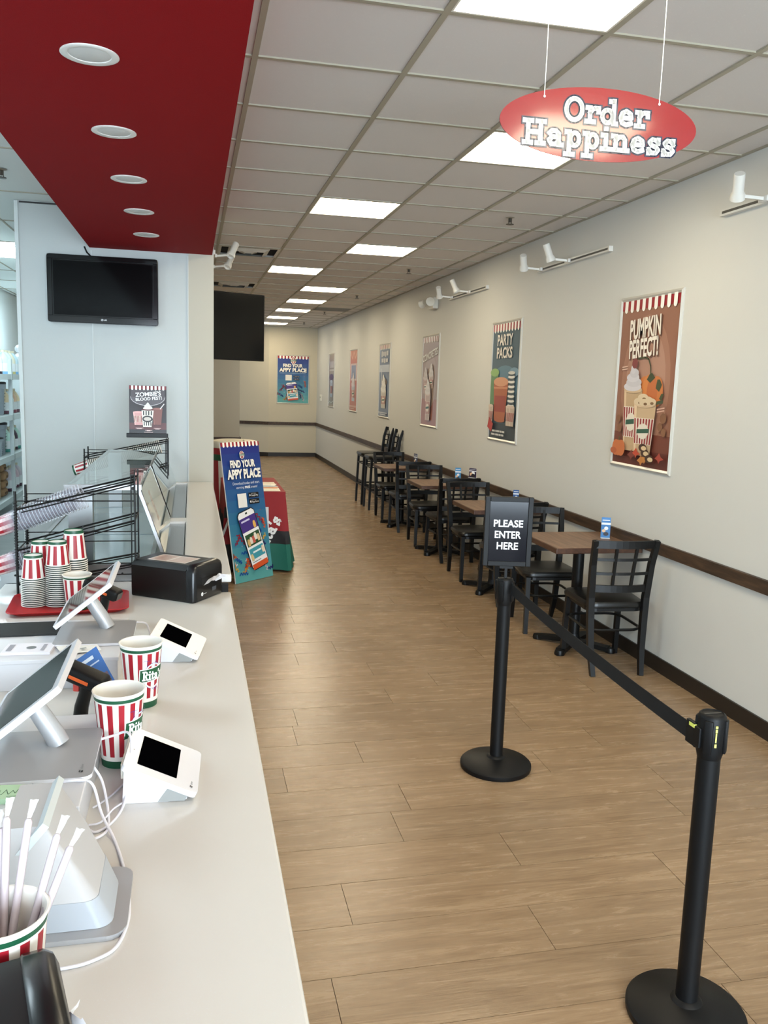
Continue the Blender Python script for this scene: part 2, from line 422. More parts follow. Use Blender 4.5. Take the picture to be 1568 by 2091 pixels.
ce = struct('ceiling', MB().box((-2.95, -4.8, CEIL+.03), (XW+.1, 20.6, CEIL+.12), M_TILE))
tees = MB()
cols = [G0+GS*i for i in range(5)]
for x in cols: tees.box((x-.012, -4.7, CEIL), (x+.012, YB, CEIL+.012), M_TEE)
k = -12
while gy(k) < YB:
    tees.box((SX, gy(k)-.012, CEIL+.0006), (XW, gy(k)+.012, CEIL+.012), M_TEE); k += 1
tees.box((XW-.02, -4.7, CEIL-.0005), (XW, YB, CEIL+.012), M_TEE).box((.2, YB-.02, CEIL-.0005), (XW, YB, CEIL+.012), M_TEE)
tees.obj('ceiling_grid', ce)
LIGHTS = [(2, -10), (1, -7), (2, -4), (1, -1), (2, 2), (1, 5), (2, 8), (1, 11), (2, 14), (2, 17), (2, 20), (2, 23), (2, 26)]
VENTS = [(0, 9), (0, 14)]
edges = [SX]+cols+[XW]
for k in range(-12, 29):
    y0, y1 = gy(k), min(gy(k+1), YB)
    if y1-y0 < .05: continue
    for c in range(6):
        if (c-1+0, k) in [(a-0, b) for a, b in LIGHTS] or (c-1, k) in VENTS: continue
        a, b = edges[c], edges[c+1]
        MB().box((a+.006, y0+.006, CEIL+.007), (b-.006, y1-.006, CEIL+.02), M_TILE).obj('ceiling_tile', ce)
LAB = {(1, -1): 'square ceiling light cut by the top edge of the photo, nearest one', (2, 2): 'square ceiling light partly hidden behind the red hanging oval sign',
 (1, 5): 'square ceiling light left of and beyond the oval sign, third from the camera', (2, 8): 'square ceiling light fourth from the camera, right of the air vents',
 (1, 11): 'square ceiling light fifth from the camera, beyond the nearer air vent', (2, 14): 'square ceiling light sixth from the camera in the corridor',
 (2, 17): 'square ceiling light seventh from the camera, fourth from the far wall', (2, 20): 'square ceiling light beside the dark return grille, third from far wall',
 (2, 23): 'square ceiling light second from the far wall', (2, 26): 'square ceiling light nearest the far wall, beside the big black TV'}
M_PANEL = mat((255, 240, 208), .5, emit=PANEL); M_KPANEL = mat((226, 246, 255), .5, emit=KPANEL)
for (c, k) in LIGHTS:
    x0, y0 = cols[c], gy(k)
    t = thing('ceiling_light', LAB.get((c, k), 'square ceiling light panel %s' % {-4: 'just above and behind the photographer', -7: 'two panels behind the photographer', -10: 'nearest the storefront glass'}.get(k, 'ahead')), 'light', (x0+GS/2, y0+GS/2, CEIL), group='square light panels in the ceiling grid')
    h = GS/2-.004
    f = MB(); 
    for a, b in (((-h, -h, .001), (h, -h+.016, .02)), ((-h, h-.016, .001), (h, h, .02)), ((-h, -h+.016, .001), (-h+.016, h-.016, .02)), ((h-.016, -h+.016, .001), (h, h-.016, .02))): f.box(a, b, mat((220, 216, 205), .4))
    f.obj('frame', t)
    MB().box((-h+.016, -h+.016, .006), (h-.016, h-.016, .012), M_PANEL).obj('diffuser', t)
# kitchen ceiling
kg = MB()
for y in [5.45+1.243*i for i in range(-8, 10)]: kg.box((-2.87, y-.008, CEIL), (-.77, y+.008, CEIL+.01), M_TEE)
for x in (-.96, -1.56, -2.17, -2.78): kg.box((x-.008, 7.1, CEIL+.0004), (x+.008, 17, CEIL+.01), M_TEE)
kg.obj('kitchen_ceiling_grid', ce)
for i in range(-8, 9):
    y = 5.45+1.243*i
    for a, b in ((-2.86, -2.17), (-2.17, -1.56), (-1.56, -.77)):
        if abs(y-9.18) < .05 and a == -2.17: continue
        MB().box((a+.008, y+.008, CEIL+.006), (b-.008, y+1.235, CEIL+.02), M_KTILE).obj('kitchen_ceiling_tile', ce)
kl = thing('kitchen_light', 'long bright light panel in the kitchen ceiling left of the white wall', 'light', (-1.865, 9.8, CEIL), group='kitchen ceiling light panels')
MB().box((-.3, -.61, .0), (-.286, .61, .02), M_WHITE).box((.286, -.61, .0), (.3, .61, .02), M_WHITE).box((-.286, -.61, 0), (.286, -.6, .02), M_WHITE).box((-.286, .6, 0), (.286, .61, .02), M_WHITE).obj('frame', kl)
MB().box((-.286, -.6, .004), (.286, .6, .012), M_KPANEL).obj('diffuser', kl)
dup(kl, (-1.865, 13.5, CEIL-.004), label='small far light panel in the kitchen ceiling, beyond the long one')
for y in (3.9,): dup(kl, (-2.35, y, CEIL-.004), label='added unseen kitchen light panel that brightens the white panel wall')  # extra panel out of view, added to brighten the service wall and counter

struct('wall_right', MB().box((XW, -4.8, 0), (XW+.1, 20.2, CEIL+.03), M_WALL))
struct('wall_back', MB().prism([(1.76, YB), (XW+.1, YB), (XW+.1, YB+.1), (1.7, YB+.1), (.1, YB+.9), (.1, YB+.75)], 0, CEIL+.03, M_WALLB))
struct('wall_left', MB().box((.05, 7.14, 0), (.165, 8.72, CEIL+.03), M_WALL).box((-1.1, 8.72, 0), (-1.0, 14.3, CEIL+.03), M_WALL))
struct('wall_pillar', MB().box((-1.1, 14.3, 0), (.775, 14.8, CEIL+.03), mat((170, 165, 152), .7)))
struct('wall_service', MB().box((-1.262, 7.0, 0), (SX+.012, 7.14, CEIL+.03), M_FRP).box((-.022, 6.994, .8), (SX+.012, 7.0, SZ), mat((184, 178, 164), .7)))
struct('trim_corner', MB().box((-1.285, 6.985, 0), (-1.258, 7.15, CEIL), mat((196, 202, 200), .4)).box((-1.25, 6.996, CEIL-.012), (-.76, 7.0, CEIL), mat((40, 40, 40), .6))
       .box((-.748, 6.995, .9), (-.74, 7.0, 2.7), mat((196, 200, 198), .4)).box((-.03, 6.99, .9), (-.022, 7.0, 2.7), mat((190, 194, 192), .4)))
struct('wall_kitchen', MB().box((-2.97, -4.8, 0), (-2.87, 17.2, CEIL+.03), M_KWALL).box((-2.87, 17.0, 0), (.05, 17.2, CEIL+.03), M_KWALL))
struct('wall_front', MB().box((-2.97, -4.9, 0), (XW+.1, -4.8, CEIL+.03), mat((190, 186, 175), .7)))
so = struct('soffit', MB().box((-.757, -4.7, SZ), (SX, 7.0, CEIL+.005), M_RED))
# rails and baseboards
ZR0, ZR1, ZB = .745, .818, .095
tr = MB()
y = -4.7; rr = random.Random(5)
struct('trim_1', MB().box((XW-.022, -4.7, ZR0), (XW, YB-.02, ZR1), M_DARKWOOD))
struct('trim_2', MB().box((1.76, YB-.022, ZR0), (XW-.022, YB, ZR1), M_DARKWOOD).prism([(1.76, YB-.022), (1.76, YB), (.1, YB+.72), (.1, YB+.698)], ZR0, ZR1, M_DARKWOOD))
struct('trim_3', MB().box((-1.0, 14.278, ZR0), (.8, 14.3, ZR1), M_DARKWOOD).box((.775, 14.3, ZR0), (.797, 14.8, ZR1), M_DARKWOOD))
struct('baseboard_right', MB().box((XW-.012, -4.7, 0), (XW, YB-.01, ZB), M_BASE))
struct('baseboard_back', MB().box((1.76, YB-.012, 0), (XW-.012, YB, ZB), M_BASE).prism([(1.76, YB-.012), (1.76, YB), (.1, YB+.72), (.1, YB+.7)], 0, ZB, M_BASE))
struct('baseboard_left', MB().box((.165, 7.15, 0), (.177, 8.72, ZB), M_BASE).box((-1.0, 14.288, 0), (.787, 14.3, ZB), M_BASE).box((.775, 14.3, 0), (.787, 14.8, ZB), M_BASE))

# ================================================================== CEILING FITTINGS
names = ['nearest the camera', 'second from the camera', 'third from the camera', 'fourth from the camera', 'fifth, closest to the wall TV']
dl = None
for i, y in enumerate((2.885, 3.72, 4.55, 5.385, 6.215)):
    lab = 'round white recessed downlight in the red soffit, '+names[i]
    if dl is None:
        dl = thing('recessed_downlight', lab, 'light', (-.3, y, SZ), group='downlights in the red soffit')
        MB().lathe([(.086, 0), (.087, -.003), (.083, -.005), (.064, -.003), (.062, .0)], mat((228, 226, 222), .35), 40).obj('trim_ring', dl)
        MB().lathe([(.0001, -.0035), (.05, -.0035), (.063, -.001)], mat((206, 206, 204), .5), 40).obj('lens', dl)
    else: dup(dl, (-.3, y, SZ), label=lab)
v = thing('ceiling_vent', 'square ceiling air diffuser nearer the camera, left of the lights', 'vent', (cols[0]+GS/2, gy(9)+GS/2, CEIL), group='air diffusers in the ceiling')
mv = mat((196, 192, 182), .45); h = GS/2-.006
fr = MB()
for i, (a, b, z0, z1) in enumerate(((.298, .268, .0, -.003), (.2, .145, .006, -.02), (.09, .03, .006, -.02))):
    for p in (((-a, -a), (a, -a), (b, -b), (-b, -b)), ((a, -a), (a, a), (b, b), (b, -b)), ((a, a), (-a, a), (-b, b), (b, b)), ((-a, a), (-a, -a), (-b, -b), (-b, b))):
        fr.quad([(p[0][0], p[0][1], z0), (p[1][0], p[1][1], z0), (p[2][0], p[2][1], z1), (p[3][0], p[3][1], z1)], mv)
fr.obj('louver', v); MB().box((-.3, -.3, .02), (.3, .3, .026), mat((12, 10, 9), .9)).obj('duct', v)
dup(v, (cols[0]+GS/2, gy(14)+GS/2, CEIL), label='square ceiling air diffuser farther away, above the big black TV')
rg = thing('return_grille', 'dark grey return air grille in the ceiling near the far wall', 'vent', (cols[3]+GS/2, gy(19)+GS/2, CEIL))
MB().box((-.3, -.3, 0), (.3, .3, .006), mat((96, 90, 80), .6)).obj('backing', rg)
g = MB()
for i in range(12): g.box((-.28, -.28+i*.048, -.004), (.28, -.262+i*.048, 0), mat((120, 113, 101), .5))
o = g.obj('slats', rg); o['kind'] = 'stuff'
sp = None
for y, lab in ((6.27, 'ceiling sprinkler head nearest the camera, above the pumpkin poster'), (9.35, 'second ceiling sprinkler head from the camera'), (12.4, 'third ceiling sprinkler head from the camera'), (15.5, 'fourth sprinkler head, beside the dark return grille'), (18.4, 'ceiling sprinkler head nearest the far wall')):
    if sp is None:
        sp = thing('sprinkler', lab, 'sprinkler', (2.35, y, CEIL+.007), group='sprinkler heads along the ceiling')
        MB().lathe([(.0001, -.004), (.022, -.004), (.034, 0)], mat((150, 140, 120), .4), 20).obj('escutcheon', sp)
        MB().lathe([(.0001, 0), (.009, 0), (.009, -.035), (.0001, -.035)], mat((60, 52, 40), .4), 10).box((-.014, -.003, -.05), (-.011, .003, -.005), mat((60, 52, 40), .4)).box((.011, -.003, -.05), (.014, .003, -.005), mat((60, 52, 40), .4)).obj('body', sp)
        MB().lathe([(.0001, -.05), (.03, -.048), (.03, -.052), (.0001, -.054)], mat((60, 52, 40), .4), 16).obj('deflector', sp)
    else: dup(sp, (2.35, y, CEIL+.007), label=lab)
dup(sp, (-1.17, 6.0, CEIL), label='sprinkler head in the kitchen ceiling at the left edge')
# track lights on the wall: local y along the wall, -x into the room
def track(loc, n, label, heads, rz=0, L_=1.28):
    t = thing('track_light', label, 'track light', loc, rz, group='white track lights')
    MB().box((-.03, -L_/2, -.018), (0, L_/2, .018), mat((205, 203, 196), .35)).box((-.0305, -L_/2+.02, -.007), (-.029, L_/2-.02, .007), mat((70, 68, 62), .5)).obj('track', t)
    for (y, tilt, yaw) in heads:
        h = MB(); wm = mat((214, 211, 203), .35)
        h.box((-.05, y-.035, -.014), (-.03, y+.035, .014), wm, bev=.003)
        h.bar((-.045, y, 0), (-.15, y+.03, .01), .022, .016, wm)
        Mh = Matrix.Translation((-.17, y+.035, .02)) @ Euler((R(tilt+14), R(-24), R(yaw))).to_matrix().to_4x4()
        h.lathe([(.0001, .11), (.026, .11), (.028, .106), (.028, .015), (.036, .0), (.038, -.026), (.034, -.028), (.03, -.014), (.0001, -.012)], wm, 20, Mh)
        h.obj('lamp_head', t)
    return t
track((XW, 3.72, 2.752), 2, 'white wall track light at the right edge of the photo', [(.25, 18, 0), (-.3, -20, 0)])
track((XW, 6.29, 2.752), 2, 'white wall track light above and between the two nearest posters', [(.56, 22, 0), (.02, -10, 0)])
track((XW, 8.86, 2.752), 2, 'white wall track light farther along, beside the emergency lamp', [(.5, 25, 0), (-.12, -25, 0)])
track((.165, 8.03, 2.80), 2, 'white track light on the left wall above the big black TV', [(-.3, 10, 0), (.42, 5, 0)], PI)
e = thing('emergency_light', 'small white twin-lamp emergency light on the right wall', 'emergency light', (XW, 10.13, 2.75))
ew = mat((206, 202, 190), .4)
MB().box((-.07, -.13, -.07), (0, .13, .07), ew, bev=.012).obj('housing', e)
for s in (-1, 1): MB().lathe([(.0001, 0), (.035, 0), (.055, -.06), (.052, -.065), (.0001, -.06)], ew, 18, Matrix.Translation((-.1, s*.14, .02)) @ Euler((R(90*s*.7), R(50), 0)).to_matrix().to_4x4()).obj('lamp', e)
th = thing('wall_thermostat', 'small white control box on the right wall near the far corner', 'thermostat', (XW, 19.3, 1.42))
MB().box((-.03, -.07, -.07), (0, .07, .07), mat((222, 220, 210), .4), bev=.006).obj('cover', th); MB().box((-.032, -.03, .0), (-.0301, .03, .03), mat((80, 84, 80), .2)).obj('display', th)

# hanging oval sign
HS = Vector((1.236, 2.553, 2.568))
hs = thing('hanging_sign', 'glossy red oval sign reading Order Happiness hung from the ceiling', 'sign', HS, R(-2))
A_, B_ = .325, .108
ov = [(A_*math.cos(2*PI*i/72), B_*math.sin(2*PI*i/72)) for i in range(72)]
Msg = Matrix(((1, 0, 0, 0), (0, 0, -1, 0), (0, 1, 0, 0), (0, 0, 0, 1)))
TS = Matrix.Rotation(R(1.2), 4, 'Z')
M_SIGN = mat((140, 16, 22), .3, coat=1, bump=(40, .18), crough=.1)
MB().prism(ov, -.004, 0, M_SIGN, Msg @ TS).obj('panel', hs)
ar = Art(.35, coat=.8, crough=.16)
ar.slabtext('Order', -.118, .165, .004, .07, (226, 222, 214), .2, NAVY, .15)
ar.slabtext('Happiness', -.248, .262, -.072, .07, (226, 222, 214), .2, NAVY, .15)
ar.build('lettering', hs, Msg @ Matrix.Translation((0, 0, .0004)))
for s, (x, z) in enumerate(((-.187, .075), (.192, .085))):
    MB().tube([(x, 0, z-.01), (x+.001, 0, z+.1), (x, 0, CEIL-HS.z)], .0014, mat((225, 225, 222), .3), 6).ball((x, -.002, z-.008), .004, .003, .004, mat((235, 235, 230), .3)).obj('hanging_cord', hs)

# ================================================================== POSTERS
MW = Matrix(((0, 0, -1, 0), (-1, 0, 0, 0), (0, 1, 0, 0), (0, 0, 0, 1)))   # sheet x -> -Y, y -> Z, face -> -X
PWd, PH = .765, 1.14
def frame(t, w, h, M, m=M_FRAME, d=.016, b=.026):
    f = MB()
    for pts in ([(0, 0), (w, 0), (w-b, b), (b, b)], [(w, 0), (w, h), (w-b, h-b), (w-b, b)], [(w, h), (0, h), (b, h-b), (w-b, h-b)], [(0, h), (0, 0), (b, b), (b, h-b)]):
        n = 4; c = [(sum(p[0] for p in pts)/4, sum(p[1] for p in pts)/4)]
        o0, o1, i1, i0 = pts
        m0 = ((o0[0]*.5+i0[0]*.5), (o0[1]*.5+i0[1]*.5)); m1 = ((o1[0]*.5+i1[0]*.5), (o1[1]*.5+i1[1]*.5))
        vs = [(*o0, 0), (*o1, 0), (*o1, d*.55), (*o0, d*.55), (*m0, d), (*m1, d), (*i1, d*.5), (*i0, d*.5), (*i0, 0), (*i1, 0)]
        f.add(vs, [(0, 1, 2, 3), (3, 2, 5, 4), (4, 5, 6, 7), (7, 6, 9, 8)], m, False, M)
    f.obj('frame', t)
def scene_pumpkin(a):
    w, h = PWd-.04, PH-.04
    a.rect(0, 0, w, h, (144, 98, 78)); a.ell(w*.5, h*.5, w*.42, h*.4, (160, 115, 94)); a.ell(w*.5, h*.52, w*.34, h*.3, (174, 132, 112))
    a.rect(0, 0, w, h*.2, (112, 58, 44)); a.rect(0, 0, w, h*.1, (96, 44, 36))
    awning(a, w, h, .085, 9)
    a.text('PUMPKIN', w*.19, h*.765, w*.72, h*.885, (236, 228, 214), .03, (96, 60, 44), .015, 3, drop=(.008, -.006))
    a.text('PERFECT!', w*.2, h*.65, w*.7, h*.765, (236, 228, 214), .03, (96, 60, 44), .015, 3, drop=(.008, -.006))
    a.line([(w*.38, h*.645), (w*.5, h*.65), (w*.56, h*.64), (w*.6, h*.6), (w*.62, h*.52)], .012, (70, 74, 46))
    a.line([(w*.1, h*.595), (w*.19, h*.6)], .008, (214, 180, 160)); a.line([(w*.1, h*.58), (w*.19, h*.585)], .008, (214, 180, 160))
    for dx in (-.11, .1): a.ell(w*(.63+dx), h*.45, w*.11, h*.09, (198, 118, 62))
    a.ell(w*.6, h*.45, w*.12, h*.1, (206, 126, 66)); a.ell(w*.66, h*.44, w*.09, h*.1, (188, 104, 56))
    a.poly([(w*.6, h*.55), (w*.56, h*.52), (w*.62, h*.5), (w*.7, h*.53), (w*.64, h*.56)], (56, 68, 42))
    a.poly([(w*.74, h*.52), (w*.72, h*.47), (w*.78, h*.45), (w*.82, h*.49), (w*.78, h*.52)], (62, 72, 44)); a.poly([(w*.82, h*.44), (w*.79, h*.41), (w*.83, h*.4), (w*.86, h*.44)], (62, 72, 44))
    for cx, cy, r in ((.88, .3, .05), (.9, .22, .04), (.84, .25, .04), (.1, .28, .04), (.13, .22, .04)): a.ell(w*cx, h*cy, w*r, h*r*.6, (130, 88, 62))
    cupart(a, w*.34, h*.09, w*.33, h*.37, (190, 160, 124), (204, 200, 204), em=True)
    a.ell(w*.35, h*.615, w*.05, h*.03, (128, 62, 60))
    cupart(a, w*.58, h*.07, w*.38, h*.31, (196, 168, 134)); 
    for dx, dy in ((-.1, .39), (.05, .4), (-.03, .415), (.11, .39), (0, .385)): a.ell(w*(.58+dx), h*dy, w*.09, h*.022, (214, 192, 160)); a.ell(w*(.6+dx), h*(dy-.008), w*.03, h*.008, (128, 96, 66))
    for dx in (-.05, .05, 0): a.ell(w*(.17+dx), h*.1, w*.07, h*.05, (196, 108, 60))
    a.rect(w*.165, h*.145, w*.185, h*.17, (88, 84, 50)); a.ell(w*.08, h*.08, w*.06, h*.02, (176, 88, 50))
    for cx, cy, c in ((.5, .08, (190, 70, 44)), (.42, .065, (120, 52, 42)), (.66, .055, (196, 128, 62)), (.9, .07, (160, 62, 50)), (.6, .04, (186, 120, 58))):
        a.poly([(w*(cx-.07), h*cy), (w*(cx-.03), h*(cy+.015)), (w*cx, h*(cy+.035)), (w*(cx+.03), h*(cy+.012)), (w*(cx+.08), h*cy), (w*(cx+.02), h*(cy-.01)), (w*cx, h*(cy-.028)), (w*(cx-.02), h*(cy-.01))], c)
    for cx, cy in ((.66, .09), (.74, .06), (.62, .12)): a.ell(w*cx, h*cy, w*.07, h*.024, (66, 44, 34)); a.ell(w*(cx+.02), h*(cy-.002), w*.045, h*.013, (214, 186, 146))
    a.poly([(w*.8, h*.375), (w*.9, h*.385), (w*.9, h*.405), (w*.8, h*.395)], (60, 74, 50)); a.line([(w*.82, h*.35), (w*.93, h*.36)], .008, (214, 170, 150)); a.line([(w*.82, h*.335), (w*.93, h*.345)], .008, (214, 170, 150))
def scene_party(a):
    w, h = PWd-.04, PH-.04
    a.rect(0, 0, w, h, (72, 94, 106)); a.ell(w*.5, h*.48, w*.5, h*.16, (92, 124, 140)); a.rect(0, 0, w, h*.14, (56, 66, 74))
    awning(a, w, h, .085, 9, (170, 76, 80))
    a.text('PARTY', w*.2, h*.81, w*.76, h*.905, (226, 220, 208), .03, (40, 58, 66), .01); a.text('PACKS', w*.2, h*.7, w*.76, h*.795, (226, 220, 208), .03, (40, 58, 66), .01)
    a.rect(w*.02, h*.3, w*.3, h*.58, (96, 132, 92)); a.ell(w*.16, h*.58, w*.16, h*.035, (138, 172, 104))
    a.ell(w*.86, h*.58, w*.16, h*.04, (120, 150, 168))
    a.poly([(w*.2, h*.17), (w*.6, h*.17), (w*.68, h*.5), (w*.14, h*.5)], (168, 96, 66)); a.ell(w*.41, h*.17, w*.2, h*.02, (168, 96, 66)); a.ell(w*.41, h*.5, w*.27, h*.04, (206, 150, 116)); a.rect(w*.15, h*.44, w*.67, h*.455, (200, 136, 100))
    a.rect(w*.2, h*.24, w*.62, h*.38, (150, 66, 56))
    for i in range(14): a.ell(w*.8, h*(.3+i*.02), w*.12, h*.013, (224, 220, 212) if i % 2 == 0 else (64, 78, 84))
    a.ell(w*.8, h*.575, w*.12, h*.014, (206, 204, 196))
    for cx in (.1, .76, .9): cupart(a, w*cx, h*.13, w*.18, h*.16, (196, 176, 158), em=False)
    a.poly([(w*.02, h*.1), (w*.18, h*.06), (w*.24, h*.13), (w*.08, h*.19)], (176, 50, 46))
    for y, x0, x1 in ((.065, .22, .72), (.035, .2, .74)): 
        x = x0
        for i, s in enumerate((.12, .04, .14, .08, .1)):
            if x+s > x1: break
            a.rect(w*x, h*y, w*(x+s-.015), h*(y+.016), (206, 204, 198)); x += s
def scene_conc(a):
    w, h = PWd-.04, PH-.04
    a.rect(0, 0, w, h, (156, 134, 124)); a.rect(0, 0, w, h*.3, (158, 108, 98)); a.ell(w*.5, h*.5, w*.4, h*.3, (166, 146, 136))
    awning(a, w, h, .08, 9, (176, 120, 112)); a.text('CONCRETES', w*.03, h*.75, w*.95, h*.83, (228, 222, 210), .03, (130, 110, 100), .01, 8)
    cupart(a, w*.62, h*.42, w*.3, h*.14, (186, 166, 150), (206, 196, 186)); cupart(a, w*.3, h*.36, w*.3, h*.16, (176, 146, 132), (200, 186, 176)); cupart(a, w*.5, h*.06, w*.36, h*.3, (190, 166, 152), (214, 206, 198))
def scene_blue(a):
    w, h = PWd-.04, PH-.04
    a.rect(0, 0, w, h, (96, 112, 140)); a.rect(0, h*.62, w, h*.72, (178, 186, 200)); awning(a, w, h, .08, 9)
    for x0, x1, y0, y1 in ((.2, .32, .83, .91), (.36, .5, .845, .9), (.54, .64, .83, .9), (.68, .84, .845, .91), (.22, .42, .755, .81), (.46, .6, .745, .81), (.64, .82, .755, .805)): a.rect(w*x0, h*y0, w*x1, h*y1, (206, 206, 210))
    a.ell(w*.52, h*.48, w*.26, h*.06, (108, 88, 76)); cupart(a, w*.5, h*.12, w*.5, h*.24, (196, 190, 182), (226, 224, 220)); a.line([(w*.35, h*.44), (w*.3, h*.66)], .02, (220, 222, 226))
    a.rect(w*.1, h*.05, w*.9, h*.065, (190, 194, 204)); a.rect(w*.2, h*.025, w*.8, h*.04, (190, 194, 204))
def scene_red(a):
    w, h = PWd-.04, PH-.04
    a.rect(0, 0, w, h, (176, 92, 80)); a.rect(w*.1, h*.5, w*.9, h*.78, (206, 180, 176)); a.rect(w*.2, h*.53, w*.8, h*.75, (110, 124, 160))
    a.line([(0, h), (w*.3, h*.86), (w*.5, h*.97), (w*.7, h*.86), (w, h)], .03, (214, 160, 140))
    cupart(a, w*.5, h*.16, w*.46, h*.26, (176, 176, 186), (206, 196, 200)); a.rect(w*.05, h*.06, w*.95, h*.09, (200, 150, 138)); a.rect(w*.05, h*.03, w*.7, h*.045, (200, 150, 138))
def scene_purple(a):
    w, h = PWd-.04, PH-.04
    a.rect(0, 0, w, h, (134, 124, 122)); a.rect(w*.2, h*.74, w*.85, h*.86, (176, 170, 172)); a.rect(w*.15, h*.68, w*.9, h*.71, (186, 180, 178))
    a.ell(w*.5, h*.56, w*.36, h*.06, (92, 58, 96)); a.rect(w*.3, h*.2, w*.72, h*.5, (110, 120, 144)); cupart(a, w*.52, h*.18, w*.42, h*.3, (160, 170, 190), em=False)
    a.line([(w*.1, h*.06), (w*.3, h*.1), (w*.5, h*.07), (w*.9, h*.11)], .02, (206, 204, 200))
plist = [(5.455, scene_pumpkin, 'framed brown poster reading PUMPKIN PERFECT with cups and pumpkins'), (8.025, scene_party, 'framed slate blue poster reading PARTY PACKS with orange tub'),
 (10.62, scene_conc, 'framed pale mauve poster with a slanted title, third from the camera'), (13.19, scene_blue, 'framed blue poster with a cookie above a cup, fourth from the camera'),
 (15.76, scene_red, 'framed red poster, fifth from the camera on the right wall'), (18.285, scene_purple, 'framed grey and purple poster, nearest the far corner on right wall')]
for y, fn, lab in plist:
    t = thing('wall_poster', lab, 'poster', (XW, y, 1.248), group='framed posters along the right wall')
    frame(t, PWd, PH, MW)
    a = Art(.55, coat=.65, crough=.14); fn(a); a.build('print', t, MW @ Matrix.Translation((.02, .02, .005)), back=(PWd-.04, PH-.04, .004, (200, 196, 186)))
def appy(w, h, tall):
    a = Art(.42, coat=.15)
    n = 12
    for i in range(n):
        f = i/(n-1); a.rect(0, h*(1-(i+1)/n), w, h*(1-i/n), (int(30+56*f*f), int(46+112*f), int(124+46*f-14*f*f)))
    awning(a, w, h, .045*w/.47 if tall else .07, 10 if tall else 9)
    rnd = random.Random(4)
    cols_ = [(186, 54, 44), (206, 92, 44), (38, 30, 110), (212, 168, 72), (26, 84, 160), (150, 40, 60), (200, 190, 200)]
    top = .42 if tall else .4
    for i in range(26 if tall else 14):
        cx, cy = rnd.uniform(.04, .96)*w, rnd.uniform(.02, top)*h; ang = rnd.uniform(0, PI); L_ = rnd.uniform(.16, .28)*w; am = .026*w
        pts = [(cx+math.cos(ang)*L_*(t/14)-math.sin(ang)*am*math.sin(t*1.5), cy+math.sin(ang)*L_*(t/14)+math.cos(ang)*am*math.sin(t*1.5)) for t in range(15)]
        pts = [(min(max(x, .01*w), .99*w), min(max(y, .005*h), h)) for x, y in pts]
        a.line(pts, .022*w, cols_[i % 7])
    for i in range(16): 
        x, y = rnd.uniform(.03, .97)*w, rnd.uniform(.05, .95 if tall else .6)*h
        if y > h*.55 and tall: continue
        a.ell(x, y, .009*w, .009*w, cols_[rnd.randrange(7)])
    if tall:
        emblem(a, w*.48, h*.905, w*.062)
        a.text('FIND YOUR', w*.15, h*.815, w*.8, h*.87, (240, 236, 226), .048, (16, 26, 70), .02, 0, 0, drop=(.004, -.003))
        a.text('APPY PLACE', w*.05, h*.735, w*.92, h*.805, (240, 236, 226), .048, (16, 26, 70), .02, 0, 0, drop=(.004, -.003))
        a.text('Download today and start', w*.16, h*.688, w*.86, h*.713, (214, 220, 232), .0); a.text('earning', w*.24, h*.66, w*.44, h*.682, (214, 220, 232), .0)
        a.text('FREE', w*.46, h*.664, w*.6, h*.681, (240, 240, 240), .03); a.text('treats!', w*.62, h*.664, w*.79, h*.682, (214, 220, 232), 0)
        a.rect(w*.24, h*.53, w*.47, h*.63, (232, 230, 224))
        for y, t1, t2 in ((.594, 'GET IT ON', 'Google Play'), (.548, 'Download on the', 'App Store')):
            a.rect(w*.53, h*y, w*.8, h*(y+.036), (14, 16, 22)); a.text(t1, w*.6, h*(y+.025), w*.72, h*(y+.031), (210, 210, 210), 0); a.text(t2, w*.6, h*(y+.006), w*.78, h*(y+.021), (230, 230, 230), .01)
        a.poly([(w*.55, h*.604), (w*.55, h*.62), (w*.585, h*.612)], (225, 225, 225)); a.ell(w*.567, h*.565, w*.017, h*.008, (235, 235, 235))
        ph = (w*.3, h*.085, w*.44, h*.425, 14)
    else:
        emblem(a, w*.5, h*.905, w*.09)
        a.text('FIND YOUR', w*.17, h*.76, w*.8, h*.835, (240, 236, 226), .048, (16, 26, 70), .02, drop=(.004, -.004)); a.text('APPY PLACE', w*.05, h*.66, w*.93, h*.745, (240, 236, 226), .048, (16, 26, 70), .02, drop=(.004, -.004))
        a.rect(w*.06, h*.632, w*.9, h*.64, (150, 176, 206)); a.rect(w*.25, h*.48, w*.45, h*.6, (226, 224, 214))
        a.rect(w*.5, h*.55, w*.7, h*.585, (20, 30, 44)); a.rect(w*.5, h*.49, w*.7, h*.525, (20, 30, 44))
        a.text('Google Play', w*.55, h*.558, w*.69, h*.575, (200, 200, 206), 0); a.text('App Store', w*.55, h*.498, w*.68, h*.515, (200, 200, 206), 0)
        ph = (w*.3, h*.06, w*.34, h*.38, 8)
    px, py, pw, phh, rot = ph; cx, cy = px+pw/2, py+phh/2; ca, sa = math.cos(R(rot)), math.sin(R(rot))
    def Q(pts): return [(cx+(x-.5)*pw*ca-(y-.5)*phh*sa, cy+(x-.5)*pw*sa+(y-.5)*phh*ca) for x, y in pts]
    def rr_(x0, y0, x1, y1, r, c): 
        k = pw/phh; a.poly(Q([(x0+r, y0), (x1-r, y0), (x1, y0+r*k), (x1, y1-r*k), (x1-r, y1), (x0+r, y1), (x0, y1-r*k), (x0, y0+r*k)]), c)
    rr_(-.04, -.015, 1.04, 1.015, .14, (22, 22, 34)); rr_(0, 0, 1, 1, .12, (236, 236, 236))
    a.poly(Q([(0, .66), (1, .66), (1, .9), (0, .9)]), (70, 50, 128)); a.poly(Q([(.02, .09), (.02, 0), (.98, 0), (.98, .09)]), (206, 82, 40))
